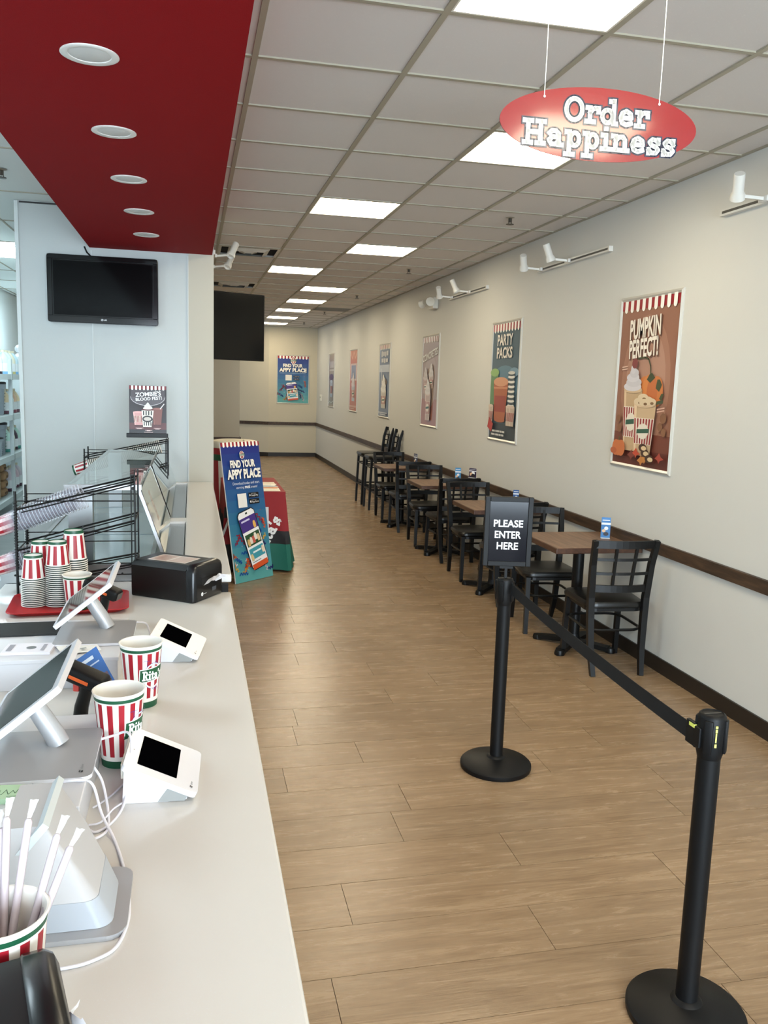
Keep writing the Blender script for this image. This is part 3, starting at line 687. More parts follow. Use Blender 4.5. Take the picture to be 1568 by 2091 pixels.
    a.poly(Q([(.07, .4), (.95, .4), (.95, .61), (.07, .61)]), (42, 78, 50)); a.poly(Q([(.07, .17), (.95, .17), (.95, .36), (.07, .36)]), (66, 150, 166))
    for x, y, c in ((.2, .48, (206, 170, 110)), (.36, .5, (226, 214, 196)), (.52, .5, (200, 92, 80)), (.66, .54, (232, 224, 210)), (.82, .5, (220, 190, 150)), (.8, .74, (226, 176, 90)), (.88, .28, (226, 206, 180)), (.14, .22, (214, 190, 140))):
        a.poly(Q([(x-.07, y-.07), (x+.07, y-.07), (x+.09, y), (x+.05, y+.05), (x-.05, y+.05), (x-.09, y)]), c)
    a.poly(Q([(.08, .83), (.6, .83), (.6, .86), (.08, .86)]), (200, 196, 226)); a.poly(Q([(.08, .12), (.6, .12), (.6, .13), (.08, .13)]), (60, 60, 60)); a.poly(Q([(.25, .27), (.75, .27), (.75, .3), (.25, .3)]), (226, 240, 240))
    a.poly(Q([(.44, .945), (.56, .945), (.56, .975), (.44, .975)]), (50, 60, 50))
    return a
MB_ = Matrix(((1, 0, 0, 0), (0, 0, -1, 0), (0, 1, 0, 0), (0, 0, 0, 1)))
t = thing('wall_poster', 'framed blue FIND YOUR APPY PLACE poster on the far wall', 'poster', (1.945, YB, 1.25))
frame(t, .77, 1.13, MB_, b=.022)
appy(.73, 1.09, False).build('print', t, MB_ @ Matrix.Translation((.02, .02, .005)), back=(.73, 1.09, .004, (40, 80, 140)))

# ================================================================== FURNITURE ALONG THE WALL
def chair_build(seat_h, back_h, name, label, loc, rz, cat, group):
    t = thing(name, label, cat, loc, rz, group=group)
    m = M_CHAIR; s = seat_h; top = back_h
    # padded seat
    pts = []
    for x, y in rrect(-.215, -.2, .215, .212, .075, 5):
        k = 1 if y > 0 else .9
        pts.append((x*k, y))
    n = len(pts); mb = MB(); vs = []
    for sc, z in ((.94, s-.035), (1, s-.028), (1.01, s-.01), (.97, s+.006), (.8, s+.014), (.4, s+.016)):
        vs += [(x*sc, y*sc, z) for x, y in pts]
    fs = [(j*n+i, j*n+(i+1) % n, (j+1)*n+(i+1) % n, (j+1)*n+i) for j in range(5) for i in range(n)]+[tuple(5*n+i for i in range(n)), tuple(reversed(range(n)))]
    mb.add(vs, fs, M_VINYL, True); mb.obj('seat', t)
    fr = MB(); fr.prism(rrect(-.185, -.18, .185, .19, .06, 4), s-.058, s-.034, m); fr.obj('seat_frame', t)
    for sx in (-1, 1):
        MB().tube([(sx*.178, .17, s-.04), (sx*.182, .185, s*.5), (sx*.186, .195, 0)], [.018, .018, .016], m, 4, flat=(1.25, 1.25)).obj('leg', t)
        MB().tube([(sx*.158, -.255, 0), (sx*.168, -.215, s*.35), (sx*.176, -.2, s*.8), (sx*.18, -.198, s+.04), (sx*.19, -.222, (s+top)/2+.05), (sx*.2, -.262, top)], [.017, .021, .023, .023, .021, .018], m, 4, flat=(1.2, 1.2)).obj('leg', t)
    def back_y(z): 
        f = (z-(s+.04))/(top-s-.04); return -.2-.062*max(0, f)**1.3
    def xw(z): f = (z-(s+.04))/(top-s-.04); return .178+.02*f
    def rail(z, hh, th, name, bow=.03):
        b = MB(); P = [(-xw(z)+2*xw(z)*i/10, back_y(z)-bow*(1-(2*i/10-1)**2), z) for i in range(11)]
        vs = []; 
        for x, y, zz in P: vs += [(x, y-th/2, zz-hh/2), (x, y+th/2, zz-hh/2), (x, y+th/2, zz+hh/2), (x, y-th/2, zz+hh/2)]
        fs = [(4*i+k, 4*i+(k+1) % 4, 4*i+4+(k+1) % 4, 4*i+4+k) for i in range(10) for k in range(4)]+[(3, 2, 1, 0), (40, 41, 42, 43)]
        b.add(vs, fs, m); b.obj(name, t)
    zt = top-.022; zb = s+.1; H = zt-zb
    rail(zt, .048, .018, 'top_rail'); rail(zb, .044, .018, 'back_rail'); rail(zb+H*.34, .017, .012, 'back_slat', .028); rail(zb+H*.66, .017, .012, 'back_slat', .028)
    for f in (-.33, .33):
        P = []
        for i in range(5): z = zb+(zt-zb)*i/4; P.append((f*xw(z), back_y(z)-.027*(1-f*f), z))
        MB().tube(P, .011, m, 4, flat=(1, 1.1)).obj('back_slat', t)
    def ring(z, name):
        k = z/s; P = []
        for x, y in rrect(-.182, -.2, .182, .192, .09, 5): P.append((x, y, z))
        MB().tube(P, .009, m, 6, closed=True).obj(name, t)
    if s < .6: ring(s*.62, 'stretcher')
    else:
        ring(s*.8, 'stretcher')
        b = MB()
        for z, y in ((s*.38, .19), (s*.38, -.215)): b.bar((-.18, y, z), (.18, y, z), .02, .02, m)
        for sx in (-1, 1): b.bar((sx*.182, -.21, s*.38), (sx*.182, .19, s*.38), .02, .02, m)
        b.obj('footrest', t)
    return t
SC, BC = (.452, .86), (.755, 1.13)
c0 = chair_build(*SC, 'dining_chair', 'black lattice-back dining chair nearest the camera, its back to us', (2.6, 4.86, 0), R(-4), 'chair', 'black dining chairs at the wall tables')
spots = [(2.555, 5.72, 175, 'black dining chair tucked under the far side of the nearest table'),
 (2.585, 6.52, -2, 'black dining chair on the near side of the second table, behind the black enter sign'),
 (2.57, 7.36, 181, 'black dining chair on the far side of the second table'),
 (2.59, 8.22, 2, 'black dining chair on the near side of the third table'),
 (2.585, 9.02, 179, 'black dining chair on the far side of the third table'),
 (2.59, 9.97, -2, 'black dining chair on the near side of the farthest table'),
 (2.6, 10.82, 182, 'black dining chair on the far side of the farthest table')]
for x, y, a, lab in spots: dup(c0, (x, y, 0), R(a), label=lab)
b0 = chair_build(*BC, 'bar_stool', 'nearer tall black bar stool with lattice back against the wall', (2.63, 11.72, 0), R(90), 'bar stool', 'tall bar stools by the wall')
dup(b0, (2.63, 12.3, 0), R(92), label='farther tall black bar stool with lattice back against the wall')
def table_build(loc, label):
    t = thing('dining_table', label, 'table', loc, group='square wood tables along the wall')
    w, d = .305, .3
    tt = MB().box((-w+.004, -d+.004, .748), (w-.004, d-.004, .7505), M_TABLE); tt.obj('tabletop', t)
    ed = MB()
    ed.box((-w, -d, .712), (w, d, .7485), M_TEDGE, bev=.004)
    ed.obj('table_edge', t)
    MB().box((-.18, -.18, .7), (.18, .18, .712), M_BLACK).lathe([(.038, .02), (.038, .7)], M_BLACK, 24).lathe([(.06, .03), (.045, .06), (.038, .09)], M_BLACK, 24).obj('column', t)
    b = MB()
    for a in (45, 135, 225, 315):
        ca, sa = math.cos(R(a)), math.sin(R(a))
        b.bar((0, 0, .04), (.25*ca, .25*sa, .024), .062, .03, M_BLACK)
        b.lathe([(.0001, 0), (.034, .001), (.036, .012), (.03, .034), (.0001, .036)], M_BLACK, 14, Matrix.Translation((.262*ca, .262*sa, 0)))
    b.obj('cross_base', t)
    return t
t0 = table_build((2.585, 5.235, 0), 'square walnut table nearest the camera on a black cross base')
for y, lab in ((6.875, 'second walnut table from the camera, partly behind the enter sign'), (8.54, 'third walnut table from the camera'), (10.28, 'farthest walnut table, next to the bar stools')):
    dup(t0, (2.585, y, 0), 0, label=lab)
# table cards
def card(loc, rz, label, col, w=.062, h=.145):
    t = thing('menu_card', label, 'menu card', loc, rz, group='small cards along the wall tables')
    MB().box((-w/2, -.02, 0), (w/2, .02, .004), mat((220, 226, 230), .2)).box((-w/2, -.003, .004), (w/2, .003, h), mat((60, 110, 170), .3)).obj('holder', t)
    a = Art(.4, coat=.3)
    a.rect(0, 0, w, h-.004, col); a.rect(0, h*.62, w, h*.72, (226, 232, 240)); a.ell(w*.55, h*.45, w*.22, w*.2, (236, 240, 244)); a.ell(w*.3, h*.33, w*.2, w*.18, (226, 190, 150)); a.ell(w*.55, h*.18, w*.28, w*.22, (36, 34, 44))
    a.rect(w*.1, h*.82, w*.9, h*.86, (230, 236, 240))
    a.build('print', t, Matrix.Translation((-w/2, -.0032, .004)) @ MB_)
    return t
card((2.79, 5.27, .751), R(-22), 'blue printed menu card standing on the nearest table', (56, 122, 184))
card((2.80, 6.97, .751), R(-25), 'blue menu card on the second table, above the enter sign', (40, 86, 150), .05, .12)
card((2.80, 8.66, .751), R(-25), 'blue menu card on the third table', (70, 140, 190))
card((2.80, 10.45, .751), R(-65), 'thin dark menu card on the farthest table', (70, 72, 90))
t = card((2.874, 8.38, .8185), R(-60), 'dark purple card leaning on the wall rail behind the third table', (44, 34, 70), .1, .1)

# ================================================================== STANCHIONS
def stanchion(loc, rz, label):
    t = thing('stanchion', label, 'stanchion', loc, rz, group='black queue stanchions')
    MB().lathe([(.0001, 0), (.163, 0), (.165, .006), (.165, .02), (.158, .027), (.06, .046), (.045, .05), (.0001, .05)], M_BLACKP, 56).obj('base', t)
    MB().lathe([(.044, .05), (.036, .058), (.0305, .06), (.0305, .80)], M_BLACKP, 32).obj('post', t)
    hd = MB(); hd.lathe([(.031, .78), (.036, .8), (.037, .895), (.034, .903), (.029, .906), (.0275, .9035), (.0001, .9035)], M_BLACKP, 36)
    for a in range(4):
        hd.box((.032, -.011, .80), (.042, .011, .893), M_BLACKP, Matrix.Rotation(R(45+90*a), 4, 'Z') , bev=.003)
    hd.box((-.0255, -.004, .9036), (.0255, .004, .9046), mat((48, 46, 44), .4)).obj('belt_head', t)
    return t
s1 = stanchion((1.385, 3.52, 0), 0, 'far black stanchion post carrying the PLEASE ENTER HERE sign')
s2 = dup(s1, (1.368, 1.915, 0), R(0), label='near black stanchion post at the bottom right of the photo')
ym = mat((226, 228, 110), .5)
k = MB()
for z0, z1, w_ in ((.886, .892, .006), (.874, .883, .005), (.846, .872, .0035), (.832, .842, .0055)): k.box((-.0385-.0008, -w_/2, z0-.01), (-.0372, w_/2, z1-.01), ym)
o = k.obj('latch_mark', s2); o['label'] = 'yellow lever mark'; o.rotation_euler = (0, 0, R(75))
bt = thing('belt_barrier', 'black retractable belt stretched between the two stanchions', 'belt', (1.376, 2.72, 0))
N = 24; vs = []
A0, A1 = Vector((1.332, 1.965, .838)), Vector((1.4, 3.482, .862))
for i in range(N+1):
    f = i/N; p = A0.lerp(A1, f)-Vector((1.376, 2.72, 0)); p.z -= .012*4*f*(1-f)
    for dx, dz in ((-.0007, -.024), (.0007, -.024), (.0007, .024), (-.0007, .024)): vs.append((p.x+dx, p.y, p.z+dz))
MB().add(vs, [(4*i+k, 4*i+(k+1) % 4, 4*i+4+(k+1) % 4, 4*i+4+k) for i in range(N) for k in range(4)]+[(0, 1, 2, 3), (4*N+3, 4*N+2, 4*N+1, 4*N)], mat((12, 14, 17), .75)).obj('webbing', bt)
MB().box((-.05, -.79, .806), (-.038, -.75, .872), M_BLACKP, bev=.003).box((-.05, -.815, .81), (-.03, -.785, .866), M_BLACKP, bev=.003).obj('belt_clip', bt)
MB().box((-.0505, -.7905, .858), (-.043, -.765, .868), ym).obj('clip_mark', bt)
ss = thing('queue_sign', 'black framed sign reading PLEASE ENTER HERE on top of the far stanchion', 'sign', (1.385, 3.52, .9046), R(-13))
w, h = .215, .315
MB().box((-.006, -.005, 0), (.006, .005, .07), M_BLACKP).box((-.03, -.01, .045), (.03, .01, .058), M_BLACKP).obj('bracket', ss)
fr = MB(); z0 = .056
for a, b in (((-w/2, -.012, z0), (-w/2+.022, .012, z0+h)), ((w/2-.022, -.012, z0), (w/2, .012, z0+h)), ((-w/2+.022, -.012, z0), (w/2-.022, .012, z0+.022)), ((-w/2+.022, -.012, z0+h-.022), (w/2-.022, .012, z0+h))): fr.box(a, b, M_BLACKP, bev=.002)
fr.obj('frame', ss)
MB().box((-w/2+.02, -.006, z0+.02), (w/2-.02, .008, z0+h-.02), mat((18, 17, 23), .12, spec=.3)).obj('panel', ss)
a = Art(.4)
for s_, y in (('PLEASE', .178), ('ENTER', .127), ('HERE', .076)):
    ww = {'PLEASE': .132, 'ENTER': .118, 'HERE': .096}[s_]; a.text(s_, .107-ww/2, y, .107+ww/2, y+.033, (236, 236, 238), .022)
a.build('lettering', ss, Matrix.Translation((-w/2, -.0063, z0)) @ MB_)

# ================================================================== CORRIDOR, LEFT SIDE
# leaning board
bl, br = Vector((.363, 7.26, 0)), Vector((.712, 7.567, 0))
ux = (br-bl); bw = ux.length; ux.normalize(); lean = Vector((-.135, .152, 1.215)); bh = lean.length; uy = lean.normalized()
un = ux.cross(uy).normalized(); uy = un.cross(ux)
t = thing('poster_board', 'tall blue standing board reading FIND YOUR APPY PLACE', 'poster board', bl)
Mb = Matrix((ux, uy, un)).transposed().to_4x4()
appy(bw, bh, True).build('print', t, Mb @ Matrix.Translation((0, 0, .0105)))
MB().box((0, 0, 0), (bw, bh, .01), mat((226, 224, 218), .5), Mb).obj('board', t)
st = MB(); q = Mb @ Vector((bw/2, bh*.7, 0)); back = Vector((q.x-.2, q.y+.34, 0))
st.bar(q, back+Vector((-.1, -.09, 0)), .02, .008, mat((200, 198, 190), .6)).bar(q, back+Vector((.1, .09, 0)), .02, .008, mat((200, 198, 190), .6)).obj('easel_leg', t)
# draped table behind it
tb = thing('draped_table', 'folding table under a printed red, black and green cloth behind the board', 'table', (.6, 8.38, 0))
tx0, tx1, ty0, ty1, tz = -.3, .245, -.58, .58, .74
MB().box((tx0, ty0, tz-.03), (tx1, ty1, tz-.006), mat((190, 188, 184), .5)).obj('tabletop', tb)
for sx in (tx0+.04, tx1-.04):
    for sy in (ty0+.05, ty1-.05): MB().tube([(sx, sy, 0), (sx, sy, tz-.03)], .013, mat((90, 90, 92), .4), 8).obj('leg', tb)
cl = MB(); RD, BK, TG, WHc = mat((136, 18, 24), .7), mat((24, 24, 26), .7), mat((24, 96, 82), .7), mat((206, 206, 208), .7)
per = []
def edge(a, b, n):
    for i in range(n): per.append((a[0]+(b[0]-a[0])*i/n, a[1]+(b[1]-a[1])*i/n))
edge((tx0-.005, ty0-.005), (tx1+.005, ty0-.005), 14); edge((tx1+.005, ty0-.005), (tx1+.005, ty1+.005), 30); edge((tx1+.005, ty1+.005), (tx0-.005, ty1+.005), 12); edge((tx0-.005, ty1+.005), (tx0-.005, ty0-.005), 24)
n = len(per); rows = [tz, tz-.03, .6, .5, .38, .26, .14, .02]; vs = []
for j, z in enumerate(rows):
    f = max(0, (tz-.03-z)/tz)
    for i, (x, y) in enumerate(per):
        d = Vector((x+.03, y, 0)).normalized(); wv = (.5+.5*math.sin(i*1.05+j*.2))*.05*f+(.12 if x > .2 else .05)*f
        vs.append((x+d.x*wv, y+d.y*wv, z))
def cm(j, i):
    if j < 1: return RD
    z = rows[j]; 
    if i < 14:
        if j <= 2 and not (j == 2 and i < 10): return RD
        if j in (2, 3) and i in (3, 4, 5, 6, 7, 8, 9): return WHc
        if j == 3: return RD
        if j == 4: return RD if i < 7 else BK
        if j == 5: return BK if i < 7 else TG
        return TG if i > 5 else BK
    if j in (1, 2): return RD
    if j in (3, 4): return BK
    return TG
o_ = len(cl.v); cl.v += [Vector(v) for v in vs]
for j in range(len(rows)-1):
    for i in range(n):
        cl.f.append([j*n+i, j*n+(i+1) % n, (j+1)*n+(i+1) % n, (j+1)*n+i]); cl.m.append(cl.mi(cm(j, i))); cl.sm.append(True)
cl.f.append(list(range(n))); cl.m.append(cl.mi(RD)); cl.sm.append(False)
o = cl.obj('tablecloth'); o.location = (.6, 8.38, .001); tag(o, 'red, black and green printed cloth draped over the corridor table', 'tablecloth')
# print on the near face of the cloth: "Rita's" running up the drop
a = Art(.7)
a.slabtext("Rita's", 0, .36, 0, .1, (226, 226, 224), .2)
Mt = Matrix(((math.cos(R(62)), -math.sin(R(62)), 0, .05), (0, 0, -1, ty0-.13), (math.sin(R(62)), math.cos(R(62)), 0, .17), (0, 0, 0, 1)))
from mathutils.bvhtree import BVHTree
bv = BVHTree.FromPolygons([v.co.copy() for v in o.data.vertices], [tuple(p.vertices) for p in o.data.polygons])
def on_cloth(x, y, e):
    p = Mt @ Vector((x, y, 0)); hit, nn, _, _ = bv.ray_cast(Vector((p.x, -2, p.z)), Vector((0, 1, 0)))
    return (hit.x, hit.y-.002-e, hit.z) if hit else (p.x, p.y, p.z)
a.build('cloth_print', o, None, wrap=on_cloth)
rnd = random.Random(9)
sheets = [((226, 220, 206), .0), ((236, 230, 216), .1), ((214, 140, 96), .2), ((170, 184, 196), .3), ((240, 236, 226), .42), ((226, 214, 196), .55)]
for i, (c, dy) in enumerate(sheets):
    t = thing('paper_sheet', ['cream sheet at the near edge of the draped table', 'white sheet near the front of the draped table', 'orange printed flyer on the draped table', 'grey printed flyer on the draped table', 'white sheet mid-way along the draped table', 'cream sheet toward the far end of the draped table'][i], 'paper', (.71, 7.92+dy, tz+.0015+.0006*i), rnd.uniform(-.25, .25), group='papers on the draped table')
    MB().box((-.1, -.075, 0), (.1, .075, .0005), mat(c, .6)).box((-.08, .02, .0005), (.05, .03, .0008), mat(tuple(int(x*.7) for x in c), .6)).box((-.08, -.02, .0005), (.06, -.012, .0008), mat(tuple(int(x*.7) for x in c), .6)).obj('sheet', t)
# striped barrel cooler
bc = thing('barrel_cooler', 'red and white striped barrel cooler with cream lid behind the board', 'cooler', (.47, 9.75, 0))
def bm_(j, k): return M_CUPG if j == 4 else (M_CUPR if (k//3) % 2 else M_CUPW) if j < 4 else M_CUPR
MB().lathe([(.19, 0), (.21, .02), (.235, .3), (.25, .6), (.26, .86), (.265, .93), (.262, 1.0)], None, 48, matf=bm_).obj('barrel', bc)
MB().lathe([(.262, 1.0), (.272, 1.005), (.272, 1.05), (.255, 1.075), (.2, 1.085), (.0001, 1.088)], mat((222, 214, 196), .4), 48).ball((.1, -.1, 1.085), .012, .012, .006, M_BLACK).obj('lid', bc)
# big TV on the left wall, seen obliquely
tv = thing('television', 'big black television hung over the left side of the corridor', 'television', (.185, 9.15, 2.315), R(22))
W2, H2 = 1.24, .70
p = P2 = None
MB().box((-W2/2, -.02, -H2/2), (W2/2, .03, H2/2), M_BLACKP, bev=.004).obj('casing', tv)
MB().box((-W2/2+.012, -.0215, -H2/2+.018), (W2/2-.012, -.0195, H2/2-.012), mat((10, 10, 9), .14)).obj('screen', tv)
MB().box((-.35, .03, -.15), (.0, .07, .15), M_BLACK).tube([(-.2, .09, 0), (-.2, .09, CEIL-2.315)], .02, M_BLACK, 10).obj('ceiling_bracket', tv)
# LG TV on the white wall
tv = thing('television', 'black television mounted on the white panel wall beneath the red soffit', 'television', (-.655, 6.93, 2.4), 0)
W1, H1 = .808, .502
bz = MB()
gl = mat((7, 7, 8), .1, spec=.4)
bz.prism(rrect(-W1/2, -H1/2, W1/2, H1/2, .02, 3), 0, .05, gl, Matrix.Translation((0, .05, 0)) @ MB_)
cs_ = bz.obj('casing', tv)
sc = MB(); b = .045
sc.box((-W1/2+b, -.0008, -H1/2+b+.012), (W1/2-b, .0005, H1/2-b), mat((5, 5, 6), .1, spec=.15)); sc.obj('screen', cs_)
rm = MB(); sh = mat((30, 30, 32), .1)
for q in (((-W1/2+.004, -.006, -H1/2+.004), (W1/2-.004, .0, -H1/2+.05)), ((-W1/2+.004, -.006, H1/2-.036), (W1/2-.004, 0, H1/2-.004)), ((-W1/2+.004, -.006, -H1/2+.05), (-W1/2+.036, 0, H1/2-.036)), ((W1/2-.036, -.006, -H1/2+.05), (W1/2-.004, 0, H1/2-.036))): rm.box(*q, gl, bev=.002)
bz_ = rm.obj('bezel', cs_)
a = Art(.3); a.ell(-.022, .008, .008, .008, (214, 214, 214)); a.ell(-.022, .008, .0055, .0055, (120, 120, 124)); a.text('LG', -.01, .0025, .012, .0135, (220, 220, 220), .03); a.build('logo', cs_, Matrix.Translation((.01, -.0062, -H1/2+.02)) @ MB_)
MB().box((-.1, .05, -.1), (.1, .069, .1), M_BLACK).obj('wall_plate', tv)
MB().tube([(-.09, .055, H1/2), (-.12, .045, H1/2+.03), (-.135, .03, SZ-2.4)], .006, M_BLACK, 6).obj('power_cord', tv)

# ================================================================== COUNTERS
ZN, ZF, ZBX = .86, .927, .95
t = thing('front_counter', 'long white order counter in the foreground', 'counter', (0, 0, 0))
MB().box((-.78, -.6, ZN-.038), (SX, 3.56, ZN), M_QUARTZ, bev=.006).box((-.78, 3.55, ZN-.038), (-.17, 3.79, ZN-.0002), M_QUARTZ).obj('countertop', t)
MB().box((-.74, -.55, .09), (.06, 3.54, ZN-.038), mat((196, 196, 192), .5)).box((-.7, -.5, 0), (.0, 3.5, .09), M_BLACK).obj('cabinet', t)
t = thing('service_counter', 'raised white counter running from the front counter to the white wall', 'counter', (0, 0, 0))
sl = MB()
def slab(pts, z0, z1, m): sl.prism(pts, z0, z1, m)
sl.box((-.036, 3.6, ZF-.036), (SX+.005, 6.985, ZF), M_QUARTZ, bev=.006)
for y0, y1 in ((3.6, 3.66), (5.0, 5.14), (6.9, 6.985)): sl.box((-.16, y0, ZF-.03), (-.03, y1, ZF-.0004), M_QUARTZ)
sl.obj('countertop', t)
MB().box((-.16, 3.66, ZF-.05), (-.04, 5.0, ZF-.012), M_STEEL).box((-.16, 5.14, ZF-.05), (-.04, 6.9, ZF-.012), M_STEEL).obj('steel_ledge', t)
MB().box((-.1, 3.62, .09), (.06, 6.98, ZF-.05), mat((196, 196, 192), .5)).box((-.08, 3.64, 0), (.0, 6.95, .09), M_BLACK).obj('cabinet', t)
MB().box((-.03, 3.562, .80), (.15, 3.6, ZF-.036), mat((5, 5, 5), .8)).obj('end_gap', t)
# dipping cabinet with glass lids behind the service counter
t = thing('dipping_cabinet', 'stainless dipping cabinet with grey top behind the service counter', 'freezer', (0, 0, 0))
MB().box((-.82, 3.81, .1), (-.162, 6.9, .87), M_STEEL).box((-.8, 3.84, .0), (-.18, 6.85, .1), M_BLACK).obj('body', t)
MB().box((-.80, 3.795, ZN+.001), (-.165, 3.809, ZF+.01), M_STEEL).lathe([(.0001, .003), (.004, .003), (.005, 0)], M_BLACK, 10, Matrix.Translation((-.3, 3.795, .895)) @ MB_).lathe([(.0001, .003), (.004, .003), (.005, 0)], M_BLACK, 10, Matrix.Translation((-.74, 3.795, .895)) @ MB_).obj('end_plate', t)
for i, y in enumerate((3.83, 4.85, 5.87)):
    MB().box((-.79, y, .872), (-.18, y+1.0, .882), mat((150, 164, 170), .12, coat=.4)).box((-.79, y, .882), (-.77, y+1.0, .888), M_ALU).box((-.2, y, .882), (-.18, y+1.0, .888), M_ALU).obj('lid', t)
# sneeze guard: steel post frame, glass top, sloped glass fronts
t = thing('sneeze_guard', 'glass and steel sneeze guard over the dipping cabinet', 'sneeze guard', (0, 0, 0))
ZG = 1.262
def sheet(mb, p, q, r_, s_, th, m):
    n = (Vector(q)-Vector(p)).cross(Vector(s_)-Vector(p)).normalized()*th
    vs = [Vector(v) for v in (p, q, r_, s_)]; vs += [v+n for v in vs]
    mb.add(vs, [(0, 3, 2, 1), (4, 5, 6, 7), (0, 1, 5, 4), (1, 2, 6, 5), (2, 3, 7, 6), (3, 0, 4, 7)], m)
M_GL = mat((222, 238, 234), .0, trans=1, ior=1.5)
g = MB(); sheet(g, (-.13, 4.0, .935), (-.13, 5.02, .935), (-.235, 5.02, 1.24), (-.235, 4.0, 1.24), .008, M_GL); g.obj('glass_front', t)
g = MB(); sheet(g, (-.13, 5.12, .935), (-.13, 6.9, .935), (-.235, 6.9, 1.24), (-.235, 5.12, 1.24), .008, M_GL); g.obj('glass_front', t)
g = MB(); sheet(g, (-.55, 4.0, ZG-.006), (-.235, 4.0, ZG-.006), (-.235, 5.95, ZG-.006), (-.55, 5.95, ZG-.006), .008, M_GL); g.obj('glass_top', t)
fr = MB(); fr.box((-.56, 3.975, ZG-.02), (-.225, 3.995, ZG+.004), M_ALU); fr.bar((-.131, 3.99, .937), (-.238, 3.99, 1.245), .014, .014, M_ALU).bar((-.131, 5.07, .937), (-.238, 5.07, 1.245), .01, .05, M_ALU)
fr.box((-.26, 4.0, ZG-.018), (-.236, 5.95, ZG-.008), M_ALU).box((-.56, 4.0, ZG-.018), (-.536, 5.95, ZG-.008), M_ALU)
fr.obj('frame', t)
MB().box((-.545, 3.98, .882), (-.44, 4.04, ZG-.02), M_STEEL).obj('post', t)
MB().box((-.545, 5.88, .882), (-.46, 5.93, ZG-.02), M_STEEL).obj('post', t)
MB().lathe([(.0001, .004), (.007, .004), (.008, 0)], M_BLACK, 12, Matrix.Translation((-.262, 3.974, ZG-.012)) @ MB_).obj('screw', t)
a = Art(.4, eps=.0002); a.poly([(0, .0), (.1, 0), (.1, .15), (0, .15)], (150, 84, 78)); a.rect(.012, .02, .088, .13, (206, 176, 170));  # reddish reflection in the front pane, painted as a flat framed patch
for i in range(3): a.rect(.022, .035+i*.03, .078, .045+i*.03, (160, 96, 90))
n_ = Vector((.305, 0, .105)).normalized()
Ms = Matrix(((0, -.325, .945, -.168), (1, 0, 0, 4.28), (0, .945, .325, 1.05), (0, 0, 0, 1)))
a.build('painted_reflection', t, Ms)

# ================================================================== CUPS
def paper_cup(name, label, loc, R1, R0, H, rot=(0, 0, 0), group=None, nstr=12, inv=False, n=48, ring=False):
    """rim radius R1, foot radius R0; inv stands it upside down"""
    t = thing(name, label, 'cup', loc, group=group, rot=rot)
    zs = [0, .008, .1, .16, .88, .9, .945, .98, .985] if not ring else [0, .008, .1, .15, .88, .925, .968, .985, .99]
    prof = []
    for f in zs[:9]: prof.append((R0+(R1-R0)*f, f*H))
    prof += [(R1+.0015, .985*H), (R1+.0028, .993*H), (R1+.001, 1.0*H), (R1-.002, .994*H), (R1-.003, .95*H), (R0-.001, .03*H), (.0001, .03*H)]
    def mf(j, k):
        if j < 2: return M_CUPG
        if j == 2: return M_CUPW
        if j == 3: return M_CUPR if (k*nstr*2//n) % 2 else M_CUPW
        if j == 5: return mat((10, 34, 26), .4) if ring else M_CUPG
        return M_CUPW
    M = (Matrix.Translation((0, 0, H)) @ Matrix.Rotation(PI, 4, 'X')) if inv else None
    MB().lathe(prof, None, n, M, matf=mf).obj('cup_body', t)
    return t
def cup_logo(t, R1, R0, H, ang, word="Rita's"):
    a = Art(.4, eps=.0002)
    def grid(x0, y0, x1, y1, dy, col, n=10):
        vs = []; 
        for i in range(n+1): x = x0+(x1-x0)*i/n; vs += [(x, y0+dy*i/n), (x, y1+dy*i/n)]
        a.put(vs, [(2*i, 2*i+2, 2*i+3, 2*i+1) for i in range(n)], col)
    ring = [(.028*math.cos(R(q)), .034*math.sin(R(q))) for q in range(0, 361, 12)]
    a.line(ring, .0045, (236, 232, 226)); a.line([(x*1.07, y*1.07) for x, y in ring], .0008, (60, 80, 160))
    grid(-.040, -.018, .040, .021, .006, (236, 232, 226)); grid(-.038, -.0155, .038, .0185, .006, (20, 78, 48))
    a.poly([(-.040, -.021), (-.031, -.019), (-.031, -.014), (-.040, -.012)], (16, 60, 40))
    a.slabtext(word, -.031, .034, -.0105, .0255, (240, 240, 236), .17)
    a.line([(-.012, -.0145), (.02, -.0125)], .0012, (236, 232, 226))
    bl = (52, 62, 150)
    a.line([(-.032, .044), (-.012, .045)], .0008, bl); a.line([(-.022, .045), (-.021, .028)], .0008, bl); a.line([(-.006, .038), (-.007, .03)], .0008, bl)
    a.line([(.002, .041), (.001, .026)], .0008, bl); a.line([(.002, .041), (.009, .04), (.009, .034), (.002, .033)], .0008, bl); a.line([(.024, .047), (.016, .044), (.018, .039), (.026, .037), (.022, .032), (.016, .033)], .0008, bl)
    a.line([(-.004, -.034), (.0, -.04), (.004, -.034), (.008, -.042), (.012, -.034), (.016, -.04)], .0008, bl)
    def wrap(x, y, e):
        z = H*.52+y; r = R0+(R1-R0)*z/H+.0006+e; th = ang+x/r
        return (r*math.cos(th), r*math.sin(th), z)
    a.build('cup_logo', t, None, wrap=wrap)
ca = paper_cup('paper_cup', 'large red striped tip cup behind the other, beside the farther card reader', (-.137, 2.315, ZN), .0565, .0405, .178, group='large striped cups on the counter', nstr=13, n=78)
cup_logo(ca, .0565, .0405, .178, R(-48))
cb = paper_cup('paper_cup', 'large red striped tip cup in front, beside the nearer card reader', (-.166, 1.955, ZN), .0575, .041, .178, group='large striped cups on the counter', nstr=13, n=78, rot=(0, 0, R(10)))
cup_logo(cb, .0575, .041, .178, R(-38))
cs = paper_cup('straw_cup', 'red striped cup full of wrapped straws at the bottom left', (-.252, 1.122, ZN), .06, .043, .178, group='large striped cups on the counter', nstr=13, n=78, rot=(0, 0, R(-14)))
